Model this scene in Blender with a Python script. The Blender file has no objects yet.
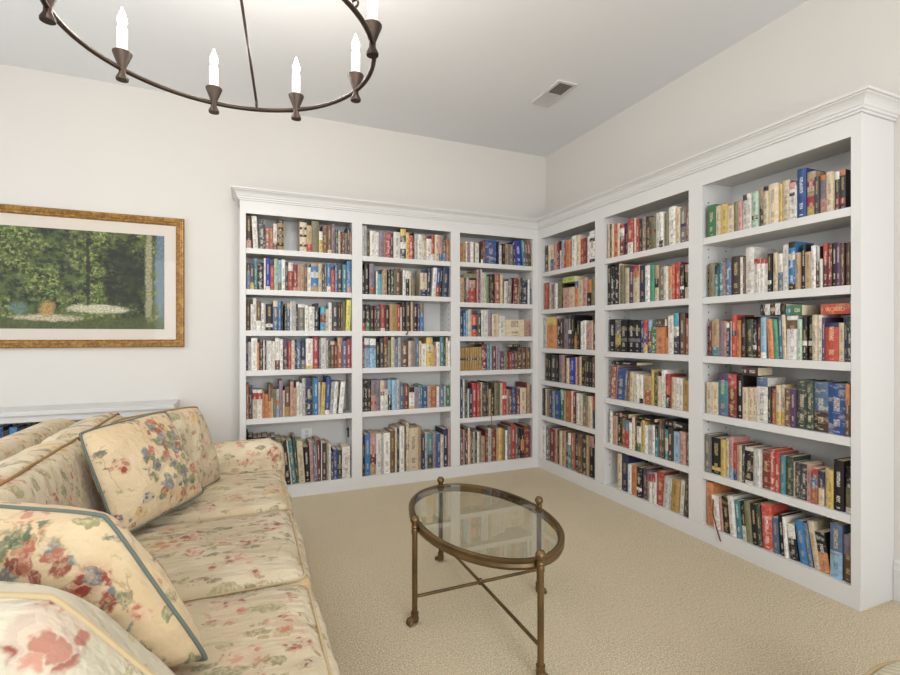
import bpy, bmesh, math, random
from mathutils import Vector, Matrix, noise as mnoise

D = bpy.data
COL = bpy.context.scene.collection
SC = bpy.context.scene
R = math.radians

# ------------------------------------------------------------------ camera, world, light, exposure
cam_d = D.cameras.new('camera')
cam_d.sensor_width = 36.0
cam_d.lens = 482.02 / 900.0 * 36.0
cam_d.shift_y = -1.56 / 900.0
cam_d.clip_start = 0.05
cam = D.objects.new('camera', cam_d)
cam.location = (0.0, 0.0, 1.2979)
cam.rotation_euler = (R(90), 0.0, -0.3998)
COL.objects.link(cam)
SC.camera = cam

SC.view_settings.view_transform = 'Standard'
SC.view_settings.look = 'None'
SC.view_settings.gamma = 1.0
SC.view_settings.use_curve_mapping = False
SC.view_settings.exposure = 0.68

world = D.worlds.new('daylight')
SC.world = world
world.use_nodes = True
wn = world.node_tree.nodes
wn['Background'].inputs['Color'].default_value = (0.75, 0.87, 1.0, 1)
wn['Background'].inputs['Strength'].default_value = 1.6


def area(name, loc, target, sx, sy, power, color):
    l = D.lights.new(name, 'AREA')
    l.shape = 'RECTANGLE'
    l.size = sx
    l.size_y = sy
    l.energy = power
    l.color = color
    o = D.objects.new(name, l)
    o.location = loc
    o.rotation_euler = (Vector(target) - Vector(loc)).to_track_quat('-Z', 'Y').to_euler()
    COL.objects.link(o)
    return o


# daylight through the two windows behind the camera, plus an added side light
area('window_daylight_front', (-1.02, -2.36, 1.75), (-0.4, 4.0, 2.5), 1.3, 2.1, 30, (0.99, 0.99, 1.0))
area('window_daylight_front', (1.02, -2.36, 1.75), (0.9, 4.0, 2.5), 1.3, 2.1, 58, (0.99, 0.99, 1.0))
area('added_side_light', (-2.56, 2.55, 1.80), (2.6, 2.4, 2.2), 1.7, 1.7, 9, (0.98, 0.99, 1.0))  # unseen light added on the left to brighten the side bookcase


# ------------------------------------------------------------------ helpers
def lin(c):
    def f(x):
        x /= 255.0
        return x / 12.92 if x <= 0.04045 else ((x + 0.055) / 1.055) ** 2.4
    return (f(c[0]), f(c[1]), f(c[2]), 1.0)


def mesh_obj(name, bm, mats, parent=None, smooth=False):
    me = D.meshes.new(name)
    bmesh.ops.recalc_face_normals(bm, faces=bm.faces)
    bm.to_mesh(me)
    bm.free()
    if not isinstance(mats, (list, tuple)):
        mats = [mats]
    for m in mats:
        me.materials.append(m)
    if smooth:
        for p in me.polygons:
            p.use_smooth = True
        try:
            me.set_sharp_from_angle(angle=R(42))
        except Exception:
            pass
    o = D.objects.new(name, me)
    COL.objects.link(o)
    if parent:
        o.parent = parent
    return o


def empty(name, loc=(0, 0, 0), rot=(0, 0, 0)):
    o = D.objects.new(name, None)
    o.empty_display_size = 0.05
    o.location = loc
    o.rotation_euler = rot
    COL.objects.link(o)
    return o


def tag(o, label, cat, group=None, kind=None):
    o['label'] = label
    o['category'] = cat
    if group:
        o['group'] = group
    if kind:
        o['kind'] = kind
    return o


def struct(o):
    o['kind'] = 'structure'
    return o


def box(bm, x0, x1, y0, y1, z0, z1, mi=0):
    v = [bm.verts.new(p) for p in ((x0, y0, z0), (x1, y0, z0), (x1, y1, z0), (x0, y1, z0),
                                    (x0, y0, z1), (x1, y0, z1), (x1, y1, z1), (x0, y1, z1))]
    fs = []
    for idx in ((0, 3, 2, 1), (4, 5, 6, 7), (0, 1, 5, 4), (1, 2, 6, 5), (2, 3, 7, 6), (3, 0, 4, 7)):
        f = bm.faces.new([v[i] for i in idx])
        f.material_index = mi
        fs.append(f)
    return fs


def bevel(bm, w, seg=2):
    es = [e for e in bm.edges if len(e.link_faces) == 2 and e.calc_face_angle(0) > R(30)]
    bmesh.ops.bevel(bm, geom=es, offset=w, segments=seg, profile=0.5, affect='EDGES')


def bbox_obj(name, b, mat, parent=None, bw=0.0, seg=2):
    bm = bmesh.new()
    box(bm, *b)
    if bw:
        bevel(bm, bw, seg)
    return mesh_obj(name, bm, mat, parent, smooth=bw > 0)


def frames(pts, closed=False):
    n = len(pts)
    out = []
    up = None
    for i in range(n):
        a = pts[(i - 1) % n] if (closed or i > 0) else pts[i]
        b = pts[(i + 1) % n] if (closed or i < n - 1) else pts[i]
        t = (b - a)
        t = t.normalized() if t.length > 1e-9 else Vector((0, 0, 1))
        if up is None:
            up = Vector((0, 0, 1)) if abs(t.z) < 0.9 else Vector((1, 0, 0))
        s = t.cross(up)
        if s.length < 1e-6:
            s = t.cross(Vector((0, 1, 0.3)))
        s.normalize()
        up = s.cross(t).normalized()
        out.append((s, up.copy()))
    return out


def tube(bm, pts, r, seg=10, closed=False, mi=0):
    pts = [Vector(p) for p in pts]
    fr = frames(pts, closed)
    rings = []
    for i, p in enumerate(pts):
        rr = r[i] if isinstance(r, (list, tuple)) else r
        s, u = fr[i]
        rings.append([bm.verts.new(p + s * (rr * math.cos(2 * math.pi * k / seg)) + u * (rr * math.sin(2 * math.pi * k / seg))) for k in range(seg)])
    n = len(rings)
    for i in range(n if closed else n - 1):
        a, b = rings[i], rings[(i + 1) % n]
        for k in range(seg):
            f = bm.faces.new((a[k], a[(k + 1) % seg], b[(k + 1) % seg], b[k]))
            f.material_index = mi
    if not closed:
        bm.faces.new(rings[0]).material_index = mi
        bm.faces.new(list(reversed(rings[-1]))).material_index = mi


def lathe(bm, prof, c=(0, 0, 0), seg=20, mi=0):
    """prof: list of (radius, z); closed at both ends"""
    c = Vector(c)
    rings = []
    for r, z in prof:
        if r < 1e-5:
            rings.append([bm.verts.new(c + Vector((0, 0, z)))])
        else:
            rings.append([bm.verts.new(c + Vector((r * math.cos(2 * math.pi * k / seg), r * math.sin(2 * math.pi * k / seg), z))) for k in range(seg)])
    for a, b in zip(rings, rings[1:]):
        for k in range(seg):
            q = []
            if len(a) == 1 and len(b) == 1:
                continue
            if len(a) == 1:
                q = (a[0], b[(k + 1) % seg], b[k])
            elif len(b) == 1:
                q = (a[k], a[(k + 1) % seg], b[0])
            else:
                q = (a[k], a[(k + 1) % seg], b[(k + 1) % seg], b[k])
            bm.faces.new(q).material_index = mi
    for g, rev in ((rings[0], False), (rings[-1], True)):
        if len(g) > 1:
            bm.faces.new(list(reversed(g)) if rev else g).material_index = mi


# ------------------------------------------------------------------ materials
def new_mat(name):
    m = D.materials.new(name)
    m.use_nodes = True
    nt = m.node_tree
    return m, nt, nt.nodes['Principled BSDF']


def L(nt, a, b):
    nt.links.new(a, b)


def math_n(nt, op, a, b=None, c=None):
    n = nt.nodes.new('ShaderNodeMath')
    n.operation = op
    for i, v in enumerate((a, b, c)):
        if v is None:
            continue
        if isinstance(v, (int, float)):
            n.inputs[i].default_value = v
        else:
            L(nt, v, n.inputs[i])
    return n.outputs[0]


def smooth(nt, x, lo, hi):
    n = nt.nodes.new('ShaderNodeMapRange')
    n.interpolation_type = 'SMOOTHSTEP'
    L(nt, x, n.inputs['Value'])
    n.inputs['From Min'].default_value = lo
    n.inputs['From Max'].default_value = hi
    return n.outputs[0]


def mix(nt, fac, a, b):
    n = nt.nodes.new('ShaderNodeMix')
    n.data_type = 'RGBA'
    for sock, v in ((n.inputs[0], fac), (n.inputs[6], a), (n.inputs[7], b)):
        if isinstance(v, (int, float)):
            sock.default_value = v
        elif isinstance(v, tuple):
            sock.default_value = v
        else:
            L(nt, v, sock)
    return n.outputs[2]


def tex_noise(nt, vec, scale, detail=2.0, rough=0.5, dims='3D'):
    n = nt.nodes.new('ShaderNodeTexNoise')
    n.noise_dimensions = dims
    n.inputs['Scale'].default_value = scale
    n.inputs['Detail'].default_value = detail
    n.inputs['Roughness'].default_value = rough
    if vec is not None:
        L(nt, vec, n.inputs['Vector'])
    return n


def bump(nt, bsdf, h, strength, dist):
    b = nt.nodes.new('ShaderNodeBump')
    b.inputs['Strength'].default_value = strength
    b.inputs['Distance'].default_value = dist
    L(nt, h, b.inputs['Height'])
    L(nt, b.outputs[0], bsdf.inputs['Normal'])
    return b


def plain(name, rgb, rough=0.5, metal=0.0, spec=0.5, bumpy=None, vary=0.0):
    m, nt, b = new_mat(name)
    b.inputs['Base Color'].default_value = lin(rgb)
    b.inputs['Roughness'].default_value = rough
    b.inputs['Metallic'].default_value = metal
    b.inputs['Specular IOR Level'].default_value = spec
    co = nt.nodes.new('ShaderNodeTexCoord')
    if vary:
        n = tex_noise(nt, co.outputs['Object'], 6.0, 4.0)
        c = lin(rgb)
        lo = tuple(x * (1 - vary) for x in c[:3]) + (1,)
        hi = tuple(min(1, x * (1 + vary)) for x in c[:3]) + (1,)
        L(nt, mix(nt, smooth(nt, n.outputs[0], 0.3, 0.7), lo, hi), b.inputs['Base Color'])
    if bumpy:
        n = tex_noise(nt, co.outputs['Object'], bumpy[0], 3.0)
        bump(nt, b, n.outputs[0], bumpy[1], bumpy[2])
    return m


M_WALL = plain('wall_paint', (209, 205, 199), 0.75, spec=0.2, bumpy=(180, 0.08, 0.002))
M_CEIL = plain('ceiling_paint', (228, 229, 231), 0.85, spec=0.15, bumpy=(160, 0.06, 0.002))
M_WHITE = plain('white_trim_paint', (207, 206, 204), 0.38, spec=0.4, bumpy=(40, 0.02, 0.002))
M_HOLE = plain('dark_pin_hole', (60, 60, 62), 0.8)
M_BRONZE = plain('oil_rubbed_bronze', (62, 50, 42), 0.45, metal=0.55, spec=0.5, bumpy=(60, 0.1, 0.002), vary=0.3)
M_BRASS = plain('aged_brass', (100, 79, 50), 0.40, metal=0.6, spec=0.5, bumpy=(90, 0.12, 0.002), vary=0.35)
M_SLEEVE = plain('candle_sleeve_ivory', (238, 234, 226), 0.5)
M_DARK = plain('dark_plastic', (34, 33, 34), 0.5)
M_PLATE = plain('pale_plastic', (228, 230, 232), 0.35)
M_VENT = plain('vent_white', (205, 203, 200), 0.5)
M_VENTD = plain('vent_dark', (120, 116, 112), 0.7)
M_MAT = plain('picture_mat_board', (206, 197, 186), 0.9, spec=0.1)
M_RIBBON = plain('ribbon_red', (96, 34, 42), 0.8)
M_TASSEL = plain('tassel_gold', (140, 96, 44), 0.8)
M_TEALP = plain('teal_piping', (104, 114, 107), 0.85, spec=0.1)
M_CREAMW = plain('cream_welt', (188, 168, 132), 0.85, spec=0.1)
M_TANW = plain('tan_welt', (150, 118, 78), 0.85, spec=0.1)

# glowing bulbs
M_BULB, _nt, _b = new_mat('bulb_glow')
_b.inputs['Base Color'].default_value = (1, 0.95, 0.85, 1)
_b.inputs['Emission Color'].default_value = (1.0, 0.93, 0.82, 1)
_b.inputs['Emission Strength'].default_value = 9.0

# table glass: clear pane with its mirror reflection
M_GLASS, _nt, _b = new_mat('table_glass')
_nt.nodes.remove(_b)
_t = _nt.nodes.new('ShaderNodeBsdfTransparent')
_t.inputs[0].default_value = (0.93, 0.95, 0.93, 1)
_g = _nt.nodes.new('ShaderNodeBsdfGlossy')
_g.inputs['Roughness'].default_value = 0.015
_f = _nt.nodes.new('ShaderNodeFresnel')
_f.inputs['IOR'].default_value = 2.3
_m = _nt.nodes.new('ShaderNodeMixShader')
_gm = _nt.nodes.new('ShaderNodeNewGeometry')
_k = math_n(_nt, 'MULTIPLY', _f.outputs[0], math_n(_nt, 'SUBTRACT', 1.0, _gm.outputs['Backfacing']))
L(_nt, _k, _m.inputs[0])
L(_nt, _t.outputs[0], _m.inputs[1])
L(_nt, _g.outputs[0], _m.inputs[2])
L(_nt, _m.outputs[0], _nt.nodes['Material Output'].inputs[0])

M_PANE, _nt, _b = new_mat('picture_glass')
_nt.nodes.remove(_b)
_t = _nt.nodes.new('ShaderNodeBsdfTransparent')
_g = _nt.nodes.new('ShaderNodeBsdfGlossy')
_g.inputs['Roughness'].default_value = 0.02
_f = _nt.nodes.new('ShaderNodeFresnel')
_f.inputs['IOR'].default_value = 1.25
_m = _nt.nodes.new('ShaderNodeMixShader')
_gm = _nt.nodes.new('ShaderNodeNewGeometry')
_k = math_n(_nt, 'MULTIPLY', _f.outputs[0], math_n(_nt, 'SUBTRACT', 1.0, _gm.outputs['Backfacing']))
L(_nt, _k, _m.inputs[0])
L(_nt, _t.outputs[0], _m.inputs[1])
L(_nt, _g.outputs[0], _m.inputs[2])
L(_nt, _m.outputs[0], _nt.nodes['Material Output'].inputs[0])


def carpet():
    m, nt, b = new_mat('cut_pile_carpet')
    co = nt.nodes.new('ShaderNodeTexCoord')
    n1 = tex_noise(nt, co.outputs['Object'], 170.0, 3.0, 0.75)
    n2 = tex_noise(nt, co.outputs['Object'], 3.2, 3.0, 0.6)
    n3 = tex_noise(nt, co.outputs['Object'], 60.0, 2.0, 0.6)
    c = mix(nt, smooth(nt, n1.outputs[0], 0.32, 0.68), lin((170, 147, 110)), lin((248, 236, 204)))
    c = mix(nt, math_n(nt, 'MULTIPLY', smooth(nt, n2.outputs[0], 0.42, 0.62), 0.35), c, lin((220, 200, 166)))
    c = mix(nt, math_n(nt, 'MULTIPLY', smooth(nt, n3.outputs[0], 0.5, 0.75), 0.25), c, lin((160, 138, 106)))
    L(nt, c, b.inputs['Base Color'])
    b.inputs['Roughness'].default_value = 0.95
    b.inputs['Specular IOR Level'].default_value = 0.05
    b.inputs['Sheen Weight'].default_value = 0.2
    h = math_n(nt, 'ADD', n1.outputs[0], math_n(nt, 'MULTIPLY', n3.outputs[0], 0.8))
    bump(nt, b, h, 0.9, 0.012)
    return m


M_CARPET = carpet()


def floral(name, base, base2, layers, leaves, seed=0.0, fade=0.0, uv=False, cluster=None):
    """printed flower fabric. layers: (scale, radius, keep, colours); leaves: same with stretch"""
    m, nt, b = new_mat(name)
    co = nt.nodes.new('ShaderNodeTexCoord')
    mp = nt.nodes.new('ShaderNodeMapping')
    mp.inputs['Location'].default_value = (seed, seed * 0.7, seed * 1.3)
    L(nt, co.outputs['UV' if uv else 'Object'], mp.inputs['Vector'])
    P = mp.outputs[0]
    wob = tex_noise(nt, P, 22.0, 3.0, 0.6)
    sub = nt.nodes.new('ShaderNodeVectorMath')
    sub.operation = 'SUBTRACT'
    L(nt, wob.outputs['Color'], sub.inputs[0])
    sub.inputs[1].default_value = (0.5, 0.5, 0.5)
    sc = nt.nodes.new('ShaderNodeVectorMath')
    sc.operation = 'SCALE'
    L(nt, sub.outputs[0], sc.inputs[0])
    sc.inputs['Scale'].default_value = 0.055
    add = nt.nodes.new('ShaderNodeVectorMath')
    add.operation = 'ADD'
    L(nt, P, add.inputs[0])
    L(nt, sc.outputs[0], add.inputs[1])
    W = add.outputs[0]
    big = tex_noise(nt, P, 3.5, 3.0, 0.55)
    fine = tex_noise(nt, P, 160.0, 2.0, 0.6)
    detail = tex_noise(nt, W, 75.0, 2.0, 0.6)
    c = mix(nt, smooth(nt, big.outputs[0], 0.4, 0.62), lin(base), lin(base2))

    def vor(vec, scale, feature='F1'):
        v = nt.nodes.new('ShaderNodeTexVoronoi')
        v.feature = feature
        v.inputs['Scale'].default_value = scale
        L(nt, vec, v.inputs['Vector'])
        return v
    # thin twigs
    tw = vor(W, 6.5, 'DISTANCE_TO_EDGE')
    tm = math_n(nt, 'SUBTRACT', 1.0, smooth(nt, tw.outputs['Distance'], 0.006, 0.018))
    tn = tex_noise(nt, P, 9.0, 1.0)
    tm = math_n(nt, 'MULTIPLY', tm, smooth(nt, tn.outputs[0], 0.5, 0.6))
    c = mix(nt, math_n(nt, 'MULTIPLY', tm, 0.4), c, lin((140, 118, 84)))
    for rot, scale, rad, keep, cols in leaves:
        mm = nt.nodes.new('ShaderNodeMapping')
        mm.inputs['Rotation'].default_value = rot
        mm.inputs['Scale'].default_value = (1.0, 2.3, 2.3)
        mm.inputs['Location'].default_value = (rot[0] * 3, rot[1], rot[2] * 2)
        L(nt, W, mm.inputs['Vector'])
        v = vor(mm.outputs[0], scale)
        msk = math_n(nt, 'SUBTRACT', 1.0, smooth(nt, v.outputs['Distance'], rad * 0.8, rad))
        sx = nt.nodes.new('ShaderNodeSeparateColor')
        L(nt, v.outputs['Color'], sx.inputs[0])
        msk = math_n(nt, 'MULTIPLY', msk, math_n(nt, 'LESS_THAN', sx.outputs[0], keep))
        col = mix(nt, smooth(nt, sx.outputs[1], 0.3, 0.7), lin(cols[0]), lin(cols[1]))
        col = mix(nt, math_n(nt, 'MULTIPLY', smooth(nt, detail.outputs[0], 0.4, 0.65), 0.55), col, lin(base2))
        c = mix(nt, math_n(nt, 'MULTIPLY', msk, 0.85 - fade), c, col)
    for scale, rad, keep, cols in layers:
        v = vor(W, scale)
        sx = nt.nodes.new('ShaderNodeSeparateColor')
        L(nt, v.outputs['Color'], sx.inputs[0])
        msk = math_n(nt, 'SUBTRACT', 1.0, smooth(nt, v.outputs['Distance'], rad * 0.75, rad))
        msk = math_n(nt, 'MULTIPLY', msk, math_n(nt, 'LESS_THAN', sx.outputs[0], keep))
        pet = vor(W, scale * 4.5)
        ps = nt.nodes.new('ShaderNodeSeparateColor')
        L(nt, pet.outputs['Color'], ps.inputs[0])
        col = mix(nt, smooth(nt, sx.outputs[2], 0.45, 0.6), lin(cols[0]), lin(cols[1]))
        col = mix(nt, math_n(nt, 'MULTIPLY', smooth(nt, ps.outputs[1], 0.25, 0.75), 0.8), col, lin(cols[2]))
        edge = smooth(nt, pet.outputs['Distance'], 0.34, 0.52)
        col = mix(nt, math_n(nt, 'MULTIPLY', edge, 0.7), col, lin(base2))
        c = mix(nt, math_n(nt, 'MULTIPLY', msk, 0.95 - fade), c, col)
    if cluster:
        # one dense bouquet in the middle of the panel, in the pillow's own UV
        cu, cv, ru, rv, cols = cluster
        sp = nt.nodes.new('ShaderNodeSeparateXYZ')
        L(nt, co.outputs['UV'], sp.inputs[0])
        du = math_n(nt, 'POWER', math_n(nt, 'DIVIDE', math_n(nt, 'SUBTRACT', sp.outputs[0], cu), ru), 2.0)
        dv = math_n(nt, 'POWER', math_n(nt, 'DIVIDE', math_n(nt, 'SUBTRACT', sp.outputs[1], cv), rv), 2.0)
        nb = tex_noise(nt, W, 14.0, 3.0, 0.6)
        d = math_n(nt, 'ADD', math_n(nt, 'ADD', du, dv), math_n(nt, 'MULTIPLY', math_n(nt, 'SUBTRACT', nb.outputs[0], 0.5), 2.6))
        area_m = math_n(nt, 'SUBTRACT', 1.0, smooth(nt, d, 0.85, 1.15))
        v = vor(W, 24.0)
        sv = nt.nodes.new('ShaderNodeSeparateColor')
        L(nt, v.outputs['Color'], sv.inputs[0])
        col = lin(cols[0])
        for k, cc in enumerate(cols[1:]):
            col = mix(nt, math_n(nt, 'GREATER_THAN', sv.outputs[0], (k + 1.0) / len(cols)), col, lin(cc))
        col = mix(nt, math_n(nt, 'MULTIPLY', smooth(nt, detail.outputs[0], 0.45, 0.7), 0.5), col, lin(base2))
        pm = math_n(nt, 'SUBTRACT', 1.0, smooth(nt, v.outputs['Distance'], 0.52, 0.66))
        c = mix(nt, math_n(nt, 'MULTIPLY', math_n(nt, 'MULTIPLY', area_m, pm), 0.85), c, col)
    L(nt, c, b.inputs['Base Color'])
    b.inputs['Roughness'].default_value = 0.9
    b.inputs['Specular IOR Level'].default_value = 0.12
    b.inputs['Sheen Weight'].default_value = 0.1
    wm = nt.nodes.new('ShaderNodeMapping')
    wm.inputs['Scale'].default_value = (0.35, 1.0, 0.8)
    wm.inputs['Rotation'].default_value = (0, 0, 0.35)
    L(nt, P, wm.inputs['Vector'])
    wr = tex_noise(nt, wm.outputs[0], 17.0, 3.0, 0.55)
    h = math_n(nt, 'ADD', math_n(nt, 'MULTIPLY', wr.outputs[0], 1.0), math_n(nt, 'MULTIPLY', fine.outputs[0], 0.06))
    bump(nt, b, h, 0.6, 0.04)
    return m


RED = [(150, 84, 70), (184, 124, 106), (204, 164, 140)]
OCH = [(196, 160, 96), (202, 172, 118), (172, 128, 98)]
BLU = [(86, 106, 122), (150, 72, 68), (120, 116, 128)]
LEAF = [(132, 130, 94), (158, 148, 108)]
LEAF2 = [(146, 134, 98), (116, 116, 90)]
M_SOFA = floral('sofa_floral_chintz', (189, 173, 144), (204, 190, 163),
                [(5.0, 0.38, 0.42, [(190, 148, 82), (176, 128, 96), (206, 176, 120)]), (6.6, 0.36, 0.46, [(142, 76, 62), (170, 108, 90), (200, 156, 130)]),
                 (10.0, 0.38, 0.34, [(146, 84, 70), (166, 112, 92), (196, 156, 128)]), (17.0, 0.34, 0.3, [(128, 92, 78), (160, 116, 92), (190, 158, 130)])],
                [((0.3, 0.2, 0.5), 6.5, 0.38, 0.42, [(120, 120, 86), (150, 140, 98)]), ((0.1, 0.5, -0.9), 8.5, 0.36, 0.42, [(134, 122, 88), (106, 108, 82)]),
                 ((1.2, 0.8, 1.6), 10.0, 0.34, 0.4, [(160, 132, 92), (140, 106, 80)]), ((-0.7, 1.3, 0.9), 14.0, 0.32, 0.4, [(130, 120, 90), (166, 140, 100)])],
                seed=3.1, fade=0.06)
M_PILLOW = floral('pillow_bouquet_print', (204, 181, 144), (213, 193, 159),
                  [(8.0, 0.34, 0.28, [(142, 62, 52), (178, 104, 86), (200, 154, 130)]), (12.0, 0.34, 0.22, BLU), (9.0, 0.3, 0.2, OCH)],
                  [((0.3, 0.2, 0.5), 8.5, 0.36, 0.3, [(104, 116, 84), (132, 134, 92)]), ((0.1, 0.5, -0.9), 10.0, 0.32, 0.3, [(106, 112, 106), (134, 94, 80)])],
                  seed=7.7, cluster=(0.64, 0.5, 0.30, 0.42, [(78, 98, 76), (136, 54, 46), (100, 116, 88), (166, 88, 72), (100, 108, 116), (200, 172, 132)]))
M_NEARC = floral('cushion_pale_floral', (194, 185, 162), (206, 198, 178),
                 [(5.6, 0.37, 0.5, [(142, 70, 58), (170, 104, 88), (198, 152, 132)]), (9.0, 0.3, 0.34, [(110, 80, 82), (150, 74, 68), (196, 150, 130)])],
                 [((0.3, 0.2, 0.5), 5.5, 0.4, 0.6, [(136, 140, 98), (164, 156, 112)]), ((0.1, 0.5, -0.9), 7.0, 0.36, 0.5, [(186, 166, 108), (148, 138, 100)])],
                 seed=21.4)


def stripes():
    m, nt, b = new_mat('pale_striped_upholstery')
    co = nt.nodes.new('ShaderNodeTexCoord')
    w = nt.nodes.new('ShaderNodeTexWave')
    w.bands_direction = 'X'
    w.inputs['Scale'].default_value = 14.0
    w.inputs['Distortion'].default_value = 0.6
    L(nt, co.outputs['Object'], w.inputs['Vector'])
    L(nt, mix(nt, w.outputs[0], lin((186, 180, 152)), lin((212, 204, 182))), b.inputs['Base Color'])
    b.inputs['Roughness'].default_value = 0.9
    return m


def gold():
    m, nt, b = new_mat('gilded_frame')
    co = nt.nodes.new('ShaderNodeTexCoord')
    v = nt.nodes.new('ShaderNodeTexVoronoi')
    v.inputs['Scale'].default_value = 55.0
    L(nt, co.outputs['Object'], v.inputs['Vector'])
    n = tex_noise(nt, co.outputs['Object'], 30.0, 4.0)
    c = mix(nt, smooth(nt, v.outputs['Distance'], 0.1, 0.6), lin((164, 122, 58)), lin((128, 90, 40)))
    c = mix(nt, math_n(nt, 'MULTIPLY', smooth(nt, n.outputs[0], 0.45, 0.7), 0.5), c, lin((190, 148, 78)))
    L(nt, c, b.inputs['Base Color'])
    b.inputs['Metallic'].default_value = 0.35
    b.inputs['Roughness'].default_value = 0.42
    bump(nt, b, v.outputs['Distance'], 0.4, 0.004)
    return m


M_GOLD = gold()


def woodland():
    """a plain leafy landscape print; UV 0..1 across the sheet"""
    m, nt, b = new_mat('woodland_print')
    co = nt.nodes.new('ShaderNodeTexCoord')
    sx = nt.nodes.new('ShaderNodeSeparateXYZ')
    L(nt, co.outputs['UV'], sx.inputs[0])
    U, V = sx.outputs[0], sx.outputs[1]
    mp = nt.nodes.new('ShaderNodeMapping')
    mp.inputs['Scale'].default_value = (1.6, 1.0, 1.0)
    L(nt, co.outputs['UV'], mp.inputs['Vector'])
    P = mp.outputs[0]
    n1 = tex_noise(nt, P, 26.0, 6.0, 0.75)
    n2 = tex_noise(nt, P, 3.4, 3.0, 0.55)
    n3 = tex_noise(nt, P, 60.0, 3.0, 0.7)
    n4 = tex_noise(nt, P, 11.0, 5.0, 0.7)
    c = mix(nt, smooth(nt, n4.outputs[0], 0.4, 0.6), lin((30, 38, 30)), lin((78, 92, 50)))
    lit = math_n(nt, 'MULTIPLY', smooth(nt, n1.outputs[0], 0.48, 0.60), smooth(nt, n2.outputs[0], 0.40, 0.58))
    c = mix(nt, lit, c, lin((136, 148, 78)))
    c = mix(nt, math_n(nt, 'MULTIPLY', smooth(nt, n3.outputs[0], 0.55, 0.66), lit), c, lin((196, 204, 132)))
    c = mix(nt, math_n(nt, 'MULTIPLY', smooth(nt, n1.outputs[0], 0.63, 0.70), 0.7), c, lin((150, 176, 178)))

    def blob(cu, cv, ru, rv, col, soft=0.35, fac=1.0):
        nonlocal c
        nz = math_n(nt, 'MULTIPLY', math_n(nt, 'SUBTRACT', n4.outputs[0], 0.5), 5.0)
        du = math_n(nt, 'POWER', math_n(nt, 'DIVIDE', math_n(nt, 'SUBTRACT', U, cu), ru), 2.0)
        dv = math_n(nt, 'POWER', math_n(nt, 'DIVIDE', math_n(nt, 'SUBTRACT', V, cv), rv), 2.0)
        d = math_n(nt, 'ADD', math_n(nt, 'ADD', du, dv), nz)
        k = math_n(nt, 'SUBTRACT', 1.0, smooth(nt, d, 1.0 - soft, 1.0 + soft))
        spk = mix(nt, smooth(nt, n3.outputs[0], 0.4, 0.62), lin(col), lin(tuple(q * 0.72 for q in col)))
        c = mix(nt, math_n(nt, 'MULTIPLY', k, fac), c, spk)
    blob(0.80, 0.50, 0.12, 0.5, (40, 44, 36), 0.6, 0.85)     # dark thicket
    blob(0.02, 0.6, 0.10, 0.5, (36, 42, 32), 0.6, 0.7)
    blob(0.60, 0.55, 0.010, 0.5, (46, 46, 36), 0.6, 0.9)     # slim trunk
    blob(0.915, 0.5, 0.018, 0.7, (168, 162, 126), 0.8, 0.9)  # pale trunk
    blob(0.985, 0.62, 0.035, 0.5, (112, 134, 150), 0.6, 0.9)  # bluish window reflection painted into the print
    blob(0.5, 0.03, 0.7, 0.09, (84, 94, 56), 0.6, 0.9)       # grass
    blob(0.66, 0.20, 0.15, 0.045, (206, 200, 172), 0.7, 0.95)  # pale clearing
    blob(0.42, 0.11, 0.16, 0.035, (200, 190, 160), 0.7, 0.9)
    blob(0.40, 0.20, 0.035, 0.07, (190, 150, 92), 0.8, 0.9)   # russet undergrowth
    blob(0.27, 0.20, 0.04, 0.06, (110, 134, 126), 0.8, 0.8)
    blob(0.10, 0.16, 0.08, 0.05, (176, 152, 104), 0.8, 0.8)
    L(nt, c, b.inputs['Base Color'])
    b.inputs['Roughness'].default_value = 0.7
    return m


M_PRINT = woodland()


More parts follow.
